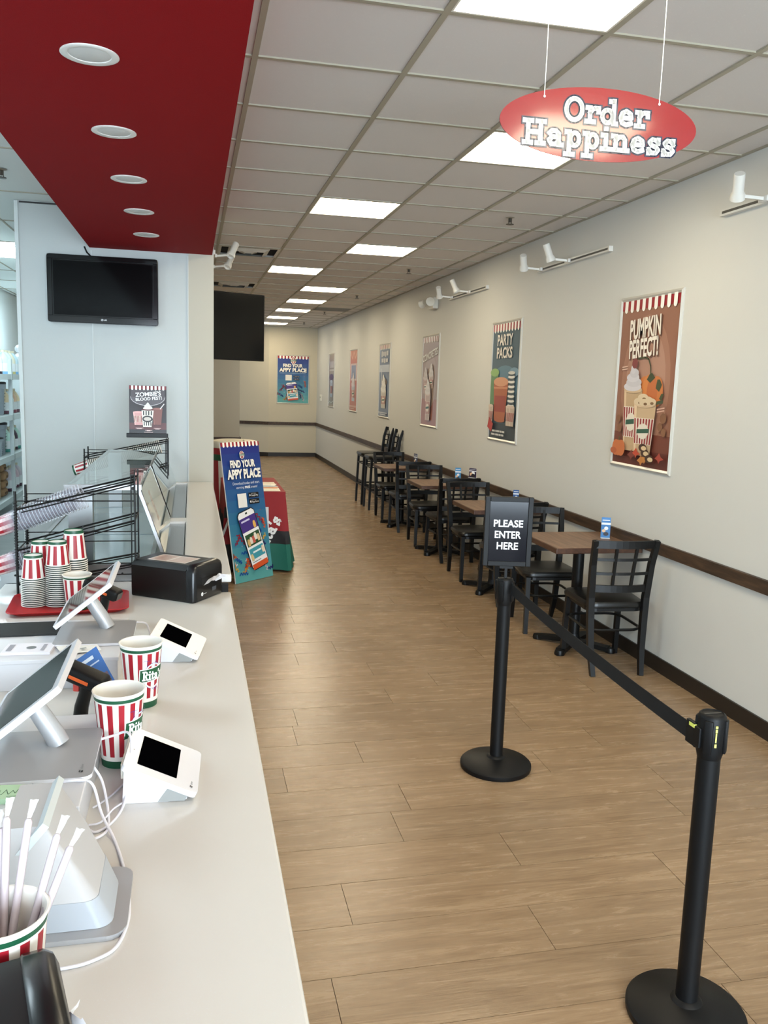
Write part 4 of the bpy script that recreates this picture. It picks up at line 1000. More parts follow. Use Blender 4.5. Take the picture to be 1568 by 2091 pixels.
# straws: (angle in cup, lean, height)
rnd = random.Random(2)
M_STRAW = mat((192, 180, 184), .5)
sdat = [((-.005, .01), (.10, .05), .29, 'rightmost wrapped straw leaning far right out of the straw cup'), ((.0, .0), (.078, .065), .30, 'second wrapped straw from the right in the straw cup'),
        ((-.01, .01), (.03, .085), .315, 'upright wrapped straw in the middle of the straw cup'), ((-.01, .02), (-.005, .09), .315, 'wrapped straw left of the upright one in the straw cup'),
        ((-.015, .0), (-.025, .07), .31, 'wrapped straw behind the left rim of the straw cup'), ((-.02, -.01), (-.05, .05), .305, 'wrapped straw leaning left in the straw cup'),
        ((.0, .02), (-.015, .095), .295, 'short wrapped straw at the back of the straw cup')]
for (bx, by), (txx, tyy), L_, lab in sdat:
    t = thing('wrapped_straw', lab, 'straw', (-.252+bx*.8, 1.122+by*.8, ZN+.012), group='paper-wrapped straws in the cup')
    d = Vector((txx-bx, tyy-by, math.sqrt(max(.01, L_**2-(txx-bx)**2-(tyy-by)**2)))); d *= .93
    mb = MB(); P = [d*f for f in (0, .25, .5, .75, .9, .915)]
    mb.tube(P, [.0052, .0056, .0056, .0056, .0054, .003], M_STRAW, 10)
    wr = mb.obj('wrapper', t)
    tp = MB(); u = d.normalized(); s_ = u.cross(Vector((.3, -1, .2))).normalized(); w_ = u.cross(s_)
    vs = []; base = d*.915
    for i in range(5):
        f = i/4
        for j in range(4): g_ = j/3-.5; vs.append(base+u*(.026*f)+s_*(.009*g_*(.6+.7*f)+.004*f)+w_*(.0022*math.sin(i*2.1+j*2.6)*f))
    tp.add(vs, [(4*i+j, 4*i+j+1, 4*i+j+5, 4*i+j+4) for i in range(4) for j in range(3)], mat((190, 185, 180), .5)); tp.obj('crumpled_end', wr)
# red tray with cup stacks
tr = thing('serving_tray', 'red plastic tray holding stacks of small paper cups', 'tray', (-.465, 3.4, ZN+.0005), R(4))
rp = rrect(-.215, -.155, .215, .155, .04, 6); n = len(rp); mb = MB(); vs = []
for sc, z in ((.86, 0), (.9, .001), (1.0, .018), (1.02, .018), (1.02, .015), (.99, .014), (.9, .005), (.86, .004)):
    vs += [(x*sc, y*sc, z) for x, y in rp]
vs2 = vs
mb.add([vs[i] for i in range(len(vs))], [(j*n+i, j*n+(i+1) % n, (j+1)*n+(i+1) % n, (j+1)*n+i) for j in range(7) for i in range(n)]+[tuple(range(7*n, 8*n)), tuple(reversed(range(n)))], mat((178, 30, 34), .35), True)
mb.obj('tray_body', tr)
ZT = ZN+.0058
def ordi(i):
    w_ = ['first', 'second', 'third', 'fourth', 'fifth', 'sixth', 'seventh', 'eighth', 'ninth', 'tenth', 'eleventh', 'twelfth', 'thirteenth', 'fourteenth', 'fifteenth', 'sixteenth', 'seventeenth', 'eighteenth', 'nineteenth']
    if i < 19: return w_[i]
    return ['twentieth', 'thirtieth'][(i+1)//10-2] if (i+1) % 10 == 0 and i < 30 else 'fortieth' if i == 39 else ['twenty-', 'thirty-'][(i+1)//10-2]+w_[(i+1) % 10-1]
stacks = [(-.598, 3.405, .0455, .034, .098, 15, .0072, 'front left stack on the red tray'), (-.508, 3.40, .0455, .034, .10, 20, .0080, 'front middle stack on the red tray'),
          (-.585, 3.502, .0455, .034, .105, 19, .0072, 'back left stack on the red tray'), (-.46, 3.50, .049, .036, .125, 19, .0085, 'tallest back right stack on the red tray')]
proto = {}
for (x, y, r1, r0, h, n_, st_, lab) in stacks:
    key = (r1, h)
    for i in range(n_):
        z = ZT+i*st_; top = i == n_-1
        lb = 'upside-down striped paper cup topping the '+lab if top else '%s paper cup rim from the tray, %s' % (ordi(i), lab)
        gp = 'nested paper cups, '+lab
        if key not in proto: proto[key] = paper_cup('paper_cup', lb, (x, y, z), r1, r0, h, inv=True, group=gp, nstr=9, n=36, ring=True)
        else: dup(proto[key], (x, y, z), rnd.uniform(0, 6), label=lb, group=gp)
paper_cup('paper_cup', 'upright striped cup with a wide green band on the right of the red tray', (-.43, 3.335, ZT), .0525, .0405, .135, nstr=11, n=66)

# ================================================================== WIRE CUP RACKS
def rack(loc, label, zr, W, D, tiers, hl, hr):
    """posts left and right, tiers slope down to the left"""
    t = thing('wire_cup_rack', label, 'rack', loc, group='black wire cup racks')
    r_ = .0035; m = M_BLACK
    for y in (0, D):
        MB().tube([(0, y, .004), (0, y, hl)], r_*1.5, m, 8).lathe([(.0001, .0), (.012, .0), (.012, .004), (.004, .008)], m, 12, Matrix.Translation((0, y, 0))).obj('post', t)
        MB().tube([(W, y, .004), (W, y, hr)], r_*1.1, m, 8).tube([(W-.014, y, .03), (W-.014, y, hr-.004)], r_*.8, m, 8).lathe([(.0001, .0), (.012, .0), (.012, .004), (.004, .008)], m, 12, Matrix.Translation((W, y, 0))).obj('post', t)
    for (zl, zr_) in tiers:
        b = MB()
        for y in (0, D): b.tube([(0, y, zl), (W, y, zr_)], r_*1.25, m, 6).tube([(.02, y+.012, zl-.012), (W, y+.012, zr_-.012)], r_*.8, m, 6)
        b.tube([(W, 0, zr_), (W, D, zr_)], r_, m, 6).tube([(0, 0, zl), (0, D, zl)], r_, m, 6).tube([(W*.5, 0, (zl+zr_)/2), (W*.5, D, (zl+zr_)/2)], r_*.8, m, 6)
        b.obj('sloping_rail', t)
        b = MB()
        for y in (0, D):
            for dz in (.04,): b.tube([(0, y, zl+dz-.004), (W, y, zl+dz-.004)], r_*.7, m, 6)
        b.obj('wire_rung', t)
    for y in (0, D):
        b = MB(); P = [(.0075*math.cos(i*1.2), y+.0075*math.sin(i*1.2), .12+i*.0022) for i in range(int((hl-.16)/.0022))]
        b.tube(P, .0016, m, 4); b.obj('spring', t)
    return t
rack((-.684, 3.55, ZN+.001), 'black wire cup rack standing behind the red tray', 0, .456, .22, [(.05, .13), (.19, .31), (.355, .47)], .43, .5)
rack((-.715, 6.05, .89), 'farther black wire cup rack carrying the zombie poster', 0, .55, .22, [(.11, .26), (.31, .43)], .37, .44)
# clear cups lying nested in the near rack
def clear_stack(x, y, z, n_, dirv, r1, r0, h, step, lab, grp, mt, ms):
    pr = None; d = Vector(dirv).normalized(); q = d.to_track_quat('Z', 'Y').to_euler()
    for i in range(n_):
        p = Vector((x, y, z))+d*step*i; first = i == 0
        lb = ('lowest cup, base showing, of the '+lab) if first else '%s cup from the low end, %s' % (ordi(i), lab)
        if pr is None:
            t = thing('clear_cup' if mt else 'paper_cup', lb, 'cup', p, rot=q, group=grp)
            if mt:
                MB().lathe([(.0001, 0), (r0, 0), (r1, h-.004), (r1+.003, h-.003), (r1+.003, h), (r1-.0008, h-.0005)], None, 32, matf=lambda j, k: M_CRIM if j > 1 else M_CLEAR).obj('cup_body', t)
                MB().lathe([(r0+(r1-r0)*.12+.0004, h*.12), (r0+(r1-r0)*.4+.0004, h*.4)], None, 32, matf=lambda j, k: M_CUPR if (k//2) % 2 else mat((226, 196, 190), .4)).obj('cup_print', t)
            else:
                bpy.data.objects.remove(t); t = paper_cup('paper_cup', lb, p, r1, r0, h, rot=q, group=grp, nstr=9, n=36, ring=True)
            pr = t
        else: dup(pr, p, label=lb, rot=q)
clear_stack(-.80, 3.66, 1.118, 22, (.32, 0, .125), .049, .034, .125, .0125, 'long clear stack in near rack', 'clear cups lying in the near rack', True, 0)
clear_stack(-.80, 3.66, .958, 8, (.30, 0, .10), .047, .034, .12, .0125, 'short low clear stack in near rack', 'clear cups low in the near rack', True, 0)
clear_stack(-.80, 6.16, 1.10, 40, (.53, 0, .16), .047, .036, .12, .0125, 'striped paper stack in far rack', 'paper cups lying in the far rack', False, 0)
# zombie poster
t = thing('counter_poster', 'small dark poster reading ZOMBIE\'S BLOOD FEST on the far wire rack', 'poster', (-.295, 6.06, 1.372), rot=(R(-6), 0, 0))
w, h = .245, .325
a = Art(.35, coat=.3)
a.rect(0, 0, w, h, (30, 20, 22)); a.rect(0, 0, w, h*.22, (84, 30, 28)); a.rect(0, 0, w, h*.08, (24, 20, 22))
a.ell(w*.5, h*.76, w*.47, h*.18, (206, 200, 202)); a.ell(w*.5, h*.765, w*.46, h*.175, (88, 82, 86)); a.rect(w*.04, h*.76, w*.96, h*.94, (74, 66, 70))
awning(a, w, h, .03, 9, (120, 12, 24))
a.text("ZOMBIE'S", w*.16, h*.78, w*.86, h*.875, (240, 238, 236), .03, (20, 16, 18), .03, 5); a.text('BLOOD FEST!', w*.17, h*.695, w*.88, h*.765, (240, 238, 236), .03, (20, 16, 18), .03, 5)
cupart(a, w*.25, h*.17, w*.3, h*.27, (206, 150, 146), em=False); cupart(a, w*.76, h*.18, w*.28, h*.34, (122, 70, 60), stripes=False)
a.line([(w*.84, h*.52), (w*.94, h*.62)], .006, (226, 222, 222)); 
a.poly([(w*.37, h*.13), (w*.6, h*.13), (w*.66, h*.48), (w*.33, h*.48)], (226, 220, 208))
for k in range(4): a.rect(w*(.37+k*.07), h*.38, w*(.4+k*.07), h*.47, (22, 20, 22)); a.rect(w*(.39+k*.06), h*.16, w*(.415+k*.06), h*.24, (22, 20, 22))
a.ell(w*.49, h*.3, w*.14, h*.07, (24, 20, 22)); a.ell(w*.49, h*.3, w*.1, h*.04, (200, 190, 180)); a.ell(w*.5, h*.5, w*.16, h*.025, (92, 26, 26))
for dx, dy, rx in ((0, .525, .13), (.01, .55, .11), (-.01, .575, .085), (0, .6, .055), (0, .62, .03)): a.ell(w*(.5+dx), h*dy, w*rx, h*.025, (222, 224, 214))
for x0, x1, y in ((.17, .38, .1), (.2, .34, .085), (.66, .86, .1), (.7, .82, .085), (.42, .62, .055), (.47, .57, .045), (.4, .64, .015)): a.rect(w*x0, h*y, w*x1, h*(y+.01), (220, 190, 186))
a.build('print', t, Matrix.Translation((-w/2, -.001, 0)) @ MB_)
MB().box((-w/2-.002, 0, 0), (w/2+.002, .004, h+.002), mat((60, 58, 60), .3)).obj('backing', t)
MB().box((-w/2-.02, -.012, -.03), (w/2+.012, .016, 0), M_BLACK, bev=.003).obj('clip_base', t)

# ================================================================== TILLS AND READERS
def box_stand(y0, y1, label):
    t = thing('till_stand', label, 'stand', (0, 0, 0), group='white stands under the tills')
    MB().box((-.66, y0, ZN+.0005), (-.212, y1, ZBX-.012), M_WHITE).obj('body', t)
    MB().box((-.66, y0-.004, ZBX-.012), (-.208, y1, ZBX), M_WHITE, bev=.002).obj('top_panel', t)
box_stand(1.575, 2.03, 'white box stand under the nearer till, holding the green cards')
box_stand(2.462, 2.865, 'white box stand under the farther till')
def leafmark(a, x, y, s, c=(20, 20, 20)):
    for dx, dy in ((-1, -1), (1, -1), (-1, 1), (1, 1)): a.ell(x+dx*s*.55, y+dy*s*.55, s*.5, s*.5, c, n=10)
    a.rect(x-s, y-s, x-s*.15, y-s*.15, c)
def till(loc, label):
    t = thing('till_screen', label, 'till', loc, group='tills facing the staff side')
    MB().prism(rrect(-.115, -.125, .115, .125, .02, 5), .0, .0075, M_WHITEG, mtop=M_SILVER).obj('base_plate', t)
    a = Art(.4); leafmark(a, 0, 0, .004, (24, 24, 24)); a.text('clover', .008, -.003, .03, .003, (110, 110, 112), 0)
    a.build('maker_mark', t, Matrix.Translation((.092, -.098, .0077)) @ Matrix.Rotation(R(90), 4, 'Z'))
    MB().tube([(.03, .05, .006), (.018, .053, .03), (-.032, .068, .108)], [.0225, .022, .02], M_SILVER, 24).obj('stem', t)
    # screen: local frame u along +y, v up the slope toward +x
    v = Vector((.78, 0, .625)).normalized(); u = Vector((0, 1, 0)); n = v.cross(u)*1.0
    n = Vector((-v.z, 0, v.x))
    Ms = Matrix((-u, v, n)).transposed().to_4x4(); Ms.translation = Vector((-.03, .083, .112))
    w, h, th = .335, .212, .013
    MB().prism(rrect(-w/2, -h/2, w/2, h/2, .008, 3), -th/2, th/2, M_WHITEG, Ms).obj('screen_housing', t); hs_ = [c for c in t.children if c.name.startswith('screen_housing')][0]
    MB().prism(rrect(-w/2+.02, -h/2+.012, w/2-.02, h/2-.016, .003, 2), th/2+.0002, th/2+.0007, M_SCREEN, Ms).obj('screen', hs_)
    return t
till((-.313, 1.80, ZBX+.001), 'nearer white till screen on a silver stand, left edge of the photo')
till((-.293, 2.69, ZBX+.001), 'farther white till screen on a silver stand, in front of the red tray')
def reader(loc, rz, label, k=1):
    t = thing('card_reader', label, 'card reader', loc, rz, group='white customer card readers')
    L2 = .103*k
    # wedge body, profile in xz extruded along y
    Mx = Matrix(((1, 0, 0, 0), (0, 0, -1, 0), (0, 1, 0, 0), (0, 0, 0, 1)))
    body = [(-.062, .004), (-.056, 0), (.03, 0), (.07, .004), (.075, .02), (-.05, .078), (-.058, .075)]
    MB().prism(body, -L2*.93, L2*.93, M_WHITEG, Mx).obj('body', t)
    MB().prism([(.02, .0065), (.066, .0065), (.0725, .0125), (.05, .032)], L2*.93, L2*.93+.0012, mat((150, 152, 150), .4), Mx).prism([(.01, .001), (.066, .001), (.0745, .016), (.035, .036)], L2*.932, L2*.94, mat((150, 152, 150), .4), Mx).obj('side_panel', t)
    s_ = Vector((.155, 0, -.072)).normalized(); n = Vector((-s_.z, 0, s_.x)); Ms = Matrix((s_, Vector((0, 1, 0)), n)).transposed().to_4x4(); Ms.translation = Vector((-.062, 0, .083))
    fh = MB().prism(rrect(0, -L2, .168, L2, .012, 4), -.006, .006, M_WHITEG, Ms).obj('face_housing', t)
    MB().prism(rrect(.028, -L2*.68, .118, L2*.72, .002, 2), .0062, .0067, M_SCREENT, Ms).ball((.014, -.01, .006), .0012, .0012, .0006, M_BLACK, Ms).obj('screen', fh)
    a = Art(.4); leafmark(a, 0, 0, .0032, (30, 30, 30)); a.text('clover', .006, -.0025, .022, .0025, (90, 90, 92), 0); a.build('maker_mark', fh, Ms @ Matrix.Translation((.152, -L2*.8, .0062)) @ Matrix.Rotation(R(90), 4, 'Z'))
    MB().box((-.066, -L2*.8, .05), (-.058, L2*.8, .082), mat((196, 190, 178), .5)).box((-.0665, -L2*.5, .06), (-.066, -L2*.2, .07), mat((110, 110, 110), .4)).obj('port_strip', t)
    return t
reader((-.078, 1.835, ZN+.0005), R(-3), 'nearer white card reader with black screen on the counter')
reader((-.058, 2.755, ZN+.0005), R(-8), 'farther white card reader with black screen on the counter')
# the third device: back of a till with tapered white support, close to the camera
t = thing('till_support', 'white tapered back of a till on a silver base, behind the straws', 'till', (-.19, 1.39, ZN+.0005))
MB().prism(rrect(-.14, -.1, .085, .1, .03, 5), 0, .0085, M_SILVER).obj('base_plate', t)
def loft(secs, m):
    mb = MB(); n = len(secs[0][0]); vs = []
    for pts, z in secs: vs += [(x, y, z if not callable(z) else z(x, y)) for x, y in pts]
    mb.add(vs, [(j*n+i, j*n+(i+1) % n, (j+1)*n+(i+1) % n, (j+1)*n+i) for j in range(len(secs)-1) for i in range(n)]+[tuple(range((len(secs)-1)*n, len(secs)*n)), tuple(reversed(range(n)))], m, True); return mb
loft([(rrect(-.13, -.078, .062, .07, .025, 5), .009), (rrect(-.13, -.07, .04, .082, .022, 5), .052)], mat((172, 178, 186), .4)).obj('lower_skirt', t)
loft([(rrect(-.129, -.069, .039, .081, .022, 5), .052), (rrect(-.128, -.05, .005, .105, .01, 5), .1), (rrect(-.11, -.025, -.045, .13, .004, 5), .165)], mat((186, 185, 186), .4)).obj('upper_body', t)
MB().prism([(-.045, .178), (-.036, .17), (-.15, .03), (-.162, .04)], -.17, .0, mat((206, 214, 216), .3), Matrix(((1, 0, 0, 0), (0, 0, -1, -.04), (0, 1, 0, 0), (0, 0, 0, 1)))).obj('screen_housing', t)
# napkin dispensers
def dispenser(loc, rz, label, sc=1, art=0):
    t = thing('napkin_dispenser', label, 'napkin dispenser', loc, rz, group='black napkin dispensers'); t.scale = (sc, sc, sc)
    w, d, h = .158, .108, .156   # half length, half width, height; front is +x
    Mx = Matrix(((0, 0, 1, 0), (1, 0, 0, 0), (0, 1, 0, 0), (0, 0, 0, 1)))
    sec = [(-d, .006), (-d+.004, 0), (d-.004, 0), (d, .006), (d, h-.022), (d-.022, h-.002), (-d+.022, h-.002), (-d, h-.022)]
    MB().prism(sec, -w, w*.72, mat((13, 13, 13), .35), Mx).obj('body', t)
    sh = lambda k: [(y*k, (z-h*.5)*k+h*.5) for y, z in [(-d, .006), (-d+.006, 0), (d-.006, 0), (d, .006), (d, h-.03), (d-.012, h-.008), (d-.03, h), (-d+.03, h), (-d+.012, h-.008), (-d, h-.03)]]
    secs = [(1.0, w*.72), (1.03, w*.74), (1.03, w*.9), (.97, w*.97), (.86, w)]
    mb = MB(); n = 10; vs = []
    for k, x in secs: vs += [(x, y, max(z, 0)) for y, z in sh(k)]
    mb.add(vs, [(j*n+i, j*n+(i+1) % n, (j+1)*n+(i+1) % n, (j+1)*n+i) for j in range(4) for i in range(n)]+[tuple(4*n+i for i in range(n)), tuple(reversed(range(n)))], mat((17, 18, 20), .28), True); mb.obj('front_cover', t)
    a = Art(.3, coat=.4)
    if art: a.rect(0, 0, .19, .15, (226, 220, 210)); a.rect(.008, .008, .182, .142, (166, 96, 58)); a.ell(.06, .05, .05, .04, (206, 150, 104)); a.ell(.12, .1, .05, .03, (130, 66, 44)); a.ell(.05, .06, .012, .012, (226, 196, 150))
    else:
        a.rect(0, 0, .19, .12, (222, 214, 204)); a.rect(.006, .008, .09, .112, (196, 166, 150)); a.rect(.1, .008, .184, .112, (200, 172, 158))
        for i in range(4): a.rect(.02, .025+i*.022, .075, .03+i*.022, (150, 110, 100)); a.rect(.115, .03+i*.02, .17, .036+i*.02, (206, 190, 180))
    a.build('insert_card', t, Matrix.Translation((-.11, -.065 if not art else -.075, h-.0018)))
    a = Art(.4); a.ell(0, 0, .008, .008, (226, 226, 226)); a.line([(-.003, -.002), (0, .003), (.003, -.002)], .0015, (20, 20, 20)); a.rect(.01, -.001, .032, .001, (200, 200, 200)); 
    Mf = Matrix(((0, 0, 1, w*1.0+.0002), (1, 0, 0, -.055), (0, 1, 0, .03), (0, 0, 0, 1)))
    a.build('maker_mark', t, Mf)
    MB().box((w+.0002, .02, .03), (w+.001, .05, .046), mat((70, 72, 76), .4)).obj('rating_plate', t)
    MB().box((w-.006, -.06, .07), (w+.0005, .06, .1), M_BLACK).obj('slot', t)
    nb = MB(); vs = []
    for i in range(9):
        f = i/8
        for j in range(7):
            g_ = j/6-.5
            vs.append((w+.002+(.012 if art else .05)*f+.008*math.sin(j*1.3)*f, g_*.095*(1-.25*f)+.012*f, .083+.03*f+.012*math.cos(g_*5)*(1-f*.3)-.008+.004*math.sin(i*1.7+j)*f))
    nb.add(vs, [(7*i+j, 7*i+j+1, 7*i+j+8, 7*i+j+7) for i in range(8) for j in range(6)], mat((232, 232, 236), .7), True); nb.obj('napkin', t)
    return t
ya = R(-35)
dispenser((-.058, 3.565-.025, ZN+.0005), R(-34), 'black napkin dispenser at the far end of the front counter', .97)
dispenser((-.303, .94, ZN+.0005), R(15), 'black napkin dispenser cut off by the bottom left corner', 1.0, 1)
# hand scanners
def scanner(loc, rz, label):
    t = thing('barcode_scanner', label, 'scanner', loc, rz, group='black and orange hand scanners')
    MB().lathe([(.0001, 0), (.045, 0), (.046, .006), (.03, .012), (.0001, .014)], mat((180, 182, 184), .4), 28).obj('stand_foot', t)
    MB().tube([(-.005, 0, .008), (.0, 0, .045), (.012, 0, .085), (.016, 0, .108)], [.019, .018, .016, .018], M_BLACK, 12).obj('handle', t)
    mb = MB(); Mh = Matrix.Translation((.01, 0, .125)) @ Matrix.Rotation(R(20), 4, 'Y')
    mb.frombm(_bevbox((-.075, -.03, -.02), (.06, .03, .022), .012), M_BLACKP, Mh, True); mb.obj('scan_head', t)
    MB().box((-.03, -.0312, -.006), (.025, .0312, .004), mat((206, 88, 30), .4), Mh, bev=.002).obj('trim_stripe', t)
    MB().box((.059, -.022, -.012), (.0615, .022, .014), mat((20, 8, 8), .1), Mh).obj('window', t)
    MB().box((-.02, -.007, .085), (-.004, .007, .108), mat((196, 70, 62), .4), bev=.003).obj('trigger', t)
    return t
def _bevbox(a, b, r):
    bm = bmesh.new(); bmesh.ops.create_cube(bm, size=1)
    for v in bm.verts: v.co = Vector([(a[i]+b[i])/2+v.co[i]*(b[i]-a[i]) for i in range(3)])
    bmesh.ops.bevel(bm, geom=bm.edges[:], offset=r, segments=3, profile=.5, affect='EDGES'); return bm
scanner((-.28, 2.2, ZN+.0005), R(-20), 'black scanner with orange trim behind the nearer till')
scanner((-.32, 3.13, ZN+.0005), R(-20), 'black scanner with orange trim beside the red tray')
# loose paper things
t = thing('business_cards', 'stack of pale green business cards on the nearer till stand', 'cards', (-.335, 1.628, ZBX+.0005), R(-6))
for i in range(5): MB().box((-.045, -.0285, i*.0022), (.045, .0285, i*.0022+.002), mat((176, 206, 170), .5)).obj('card', t)
a = Art(.5)
a.line([(-.03, -.012), (-.034, .0), (-.03, .01), (-.022, .008), (-.032, -.001), (-.02, -.008), (-.012, .01), (-.008, -.01), (.0, .004), (.004, -.008), (.01, .008), (.016, -.014), (.02, .006), (.026, -.004)], .0012, (60, 96, 66))
a.rect(-.01, -.02, .034, -.0185, (130, 160, 130)); a.rect(-.006, -.024, .03, -.0226, (130, 160, 130)); a.rect(.026, .015, .03, .021, (50, 70, 56)); a.rect(.032, .015, .035, .021, (50, 70, 56))
a.build('lettering', t, Matrix.Translation((0, 0, .0111)) @ Matrix.Rotation(R(12), 4, 'Z'))
t = thing('flyer', 'narrow blue flyer with small photos leaning behind the scanner', 'flyer', (-.205, 2.27, ZN+.012), rot=(R(-24), R(-36), R(-8)))
MB().box((-.035, 0, 0), (.035, .0012, .17), mat((70, 110, 170), .4)).obj('card', t)
a = Art(.4); a.rect(0, 0, .07, .17, (66, 108, 172)); a.rect(.005, .02, .065, .06, (206, 176, 146)); a.rect(.01, .07, .035, .1, (226, 224, 220)); a.rect(.04, .065, .065, .095, (120, 96, 110)); a.rect(.008, .145, .05, .155, (220, 228, 240)); a.rect(.008, .13, .06, .134, (190, 206, 230)); a.ell(.02, .03, .012, .014, (236, 214, 180)); a.ell(.05, .04, .01, .012, (90, 60, 50))
a.build('print', t, Matrix.Translation((-.035, -.0002, 0)) @ MB_)
t = thing('counter_mat', 'flat black mat on the farther till stand at the left edge', 'mat', (-.51, 2.765, ZBX+.0005), R(2))
MB().prism(rrect(-.115, -.072, .115, .072, .012, 4), 0, .005, mat((24, 27, 26), .6)).obj('pad', t)
t = thing('paper_stack', 'small stack of printed white slips at the left edge', 'paper', (-.46, 2.55, ZBX+.0005), R(-3))
for i in range(4): MB().box((-.075, -.045, i*.002), (.06, .045, i*.002+.0018), mat((232, 230, 238), .5)).obj('slip', t)
a = Art(.5); a.ell(-.0, .0, .014, .014, (120, 126, 130)); a.rect(-.065, -.03, -.05, .03, (150, 150, 160)); a.rect(.03, -.03, .04, .03, (160, 160, 170)); a.build('print', t, Matrix.Translation((0, 0, .0081)))['kind'] = 'stuff'
t = thing('napkin', 'crumpled white napkin with small cup prints beside the slips', 'napkin', (-.33, 2.545, ZBX+.0008), R(20))
mb = MB(); vs = []
for i in range(8):
    for j in range(8):
        x, y = (i/7-.5)*.11, (j/7-.5)*.1; r_ = rnd.uniform(0, .006); vs.append((x, y, .001+r_))
mb.add(vs, [(8*i+j, 8*i+j+1, 8*i+j+9, 8*i+j+8) for i in range(7) for j in range(7)], mat((226, 224, 220), .7), True); mb.obj('sheet', t)
a = Art(.5); a.rect(-.03, .01, -.01, .02, (150, 160, 160)); a.rect(-.027, .005, -.013, .01, (176, 70, 70)); a.rect(.0, -.03, .018, -.02, (150, 160, 160)); a.build('print', t, Matrix.Translation((0, 0, .0075)))['kind'] = 'stuff'
# cables
def smooth(P, k=6):
    P = [Vector(p) for p in P]; out = []
    for i in range(len(P)-1):
        p0, p1, p2, p3 = P[max(i-1, 0)], P[i], P[i+1], P[min(i+2, len(P)-1)]
        for j in range(k):
            f = j/k; out.append(.5*((2*p1)+(p2-p0)*f+(2*p0-5*p1+4*p2-p3)*f*f+(3*p1-p0-3*p2+p3)*f**3))
    out.append(P[-1]); return out
def cable(pts, label, r_=.0028):
    mb = MB(); mb.tube(smooth(pts), r_, M_CABLE, 8); o = mb.obj('white_cable'); tag(o, label, 'cable', 'white cables on the counter'); return o
z = ZN+.0035
cable([(-.255, 1.665, ZBX+.006), (-.222, 1.66, ZBX+.01), (-.199, 1.7, .93), (-.178, 1.66, .885), (-.15, 1.6, z), (-.125, 1.5, z), (-.108, 1.4, z), (-.105, 1.33, z), (-.118, 1.27, z), (-.145, 1.245, z), (-.19, 1.232, z), (-.3, 1.23, z)], 'long white cable curving round the silver base in front')
cable([(-.21, 1.87, ZBX-.0), (-.175, 1.88, .955), (-.142, 1.86, .97), (-.13, 1.82, .955), (-.133, 1.77, .9), (-.142, 1.72, z+.003), (-.16, 1.66, z), (-.185, 1.63, z), (-.2, 1.64, z)], 'white cable looping up in front of the nearer striped cup')
cable([(-.205, 1.78, .93), (-.186, 1.76, .905), (-.17, 1.70, .872), (-.165, 1.64, z), (-.178, 1.6, z+.0055), (-.202, 1.6, z)], 'short white cable hanging from the nearer till stand')
cable([(-.203, 1.73, z), (-.185, 1.74, z+.006), (-.165, 1.79, z), (-.145, 1.84, z), (-.137, 1.86, z)], 'thin white cable coil by the nearer card reader', .002)
cable([(-.203, 1.66, z), (-.18, 1.66, z+.004), (-.16, 1.70, z+.009), (-.143, 1.735, z+.004)], 'white cable under the coil by the nearer card reader', .002)
cable([(-.178, 2.8, .955), (-.15, 2.86, .93), (-.135, 2.83, .89), (-.12, 2.79, z), (-.112, 2.77, z)], 'white cable running to the farther card reader')
cable([(-.19, 2.6, .953), (-.175, 2.57, .93), (-.165, 2.55, .89), (-.16, 2.52, z), (-.165, 2.47, z)], 'white cable dropping from the farther till stand')

# ================================================================== KITCHEN STORE SHELVES (seen past the left edge)
sh = thing('storage_shelf', 'tall grey store room shelf unit at the left edge', 'shelf', (-2.5, 10.8, 0))
MS = mat((176, 186, 186), .45)
XF, XB, Y0, Y1 = .42, -.28, -1.5, 1.45    # local: front edge, back edge, near, far
LV = [.30, .79, 1.26, 1.735]
for x in (XF-.02, XB+.02):
    for y in (Y0+.02, .06, Y1-.02): MB().box((x-.02, y-.02, 0), (x+.02, y+.02, 1.92 if y == .06 else 1.78), MS).obj('post', sh)
for z in LV:
    mb = MB().box((XB, Y0, z-.01), (XF, Y1, z), MS)
    mb.box((XF-.004, Y0, z-.055), (XF+.006, Y1, z+.008), MS).box((XB-.006, Y0, z-.055), (XB+.004, Y1, z+.008), MS); mb.obj('shelf_board', sh)
    MB().box((XF+.006, .0, z-.06), (XF+.012, .06, z+.012), mat((140, 150, 150), .4)).obj('bracket', sh)
def jug(loc, rz, label, body, liq, lab=(222, 226, 228), sc=1, grp='gallon jugs on the shelves'):
    t = thing('plastic_jug', label, 'jug', loc, rz, group=grp); t.scale = (sc, sc, sc)
    bm_, lm = mat(body, .3), mat(liq, .35)
    MB().lathe([(.0001, 0), (.068, 0), (.075, .008), (.075, .09), (.076, .17), (.068, .205), (.045, .245), (.023, .27), (.02, .285), (.0001, .286)], None, 20, matf=lambda j, k: lm if j < 3 else bm_).obj('body', t)
    MB().lathe([(.022, .27), (.024, .275), (.024, .296), (.02, .3), (.0001, .3)], mat((214, 206, 180), .4), 14).obj('cap', t)
    MB().tube([(-.0, -.06, .2), (.0, -.078, .222), (.0, -.062, .25), (0, -.03, .262)], .01, bm_, 6).obj('handle', t)
    MB().lathe([(.0765, .04), (.0765, .14)], None, 20, matf=lambda j, k: mat(lab, .5) if k < 6 or k > 15 else bm_).obj('label', t)
    return t
ox, oy = -2.55, 11.0
jdef = {0: [(((206, 196, 206)), (70, 40, 60)), ((208, 206, 214), (60, 44, 56)), ((206, 180, 190), (88, 40, 60))], 1: [((190, 226, 214), (70, 150, 140)), ((214, 220, 196), (180, 180, 120)), ((60, 40, 60), (50, 30, 50))],
        2: [((226, 206, 168), (96, 56, 70)), ((214, 224, 220), (120, 90, 110)), ((226, 190, 158), (130, 70, 80))], 3: [((200, 224, 232), (120, 170, 210)), ((206, 222, 226), (150, 190, 220)), ((226, 222, 200), (190, 180, 120))]}
pos_names = ['first', 'second', 'third', 'fourth', 'fifth', 'sixth', 'seventh', 'eighth']
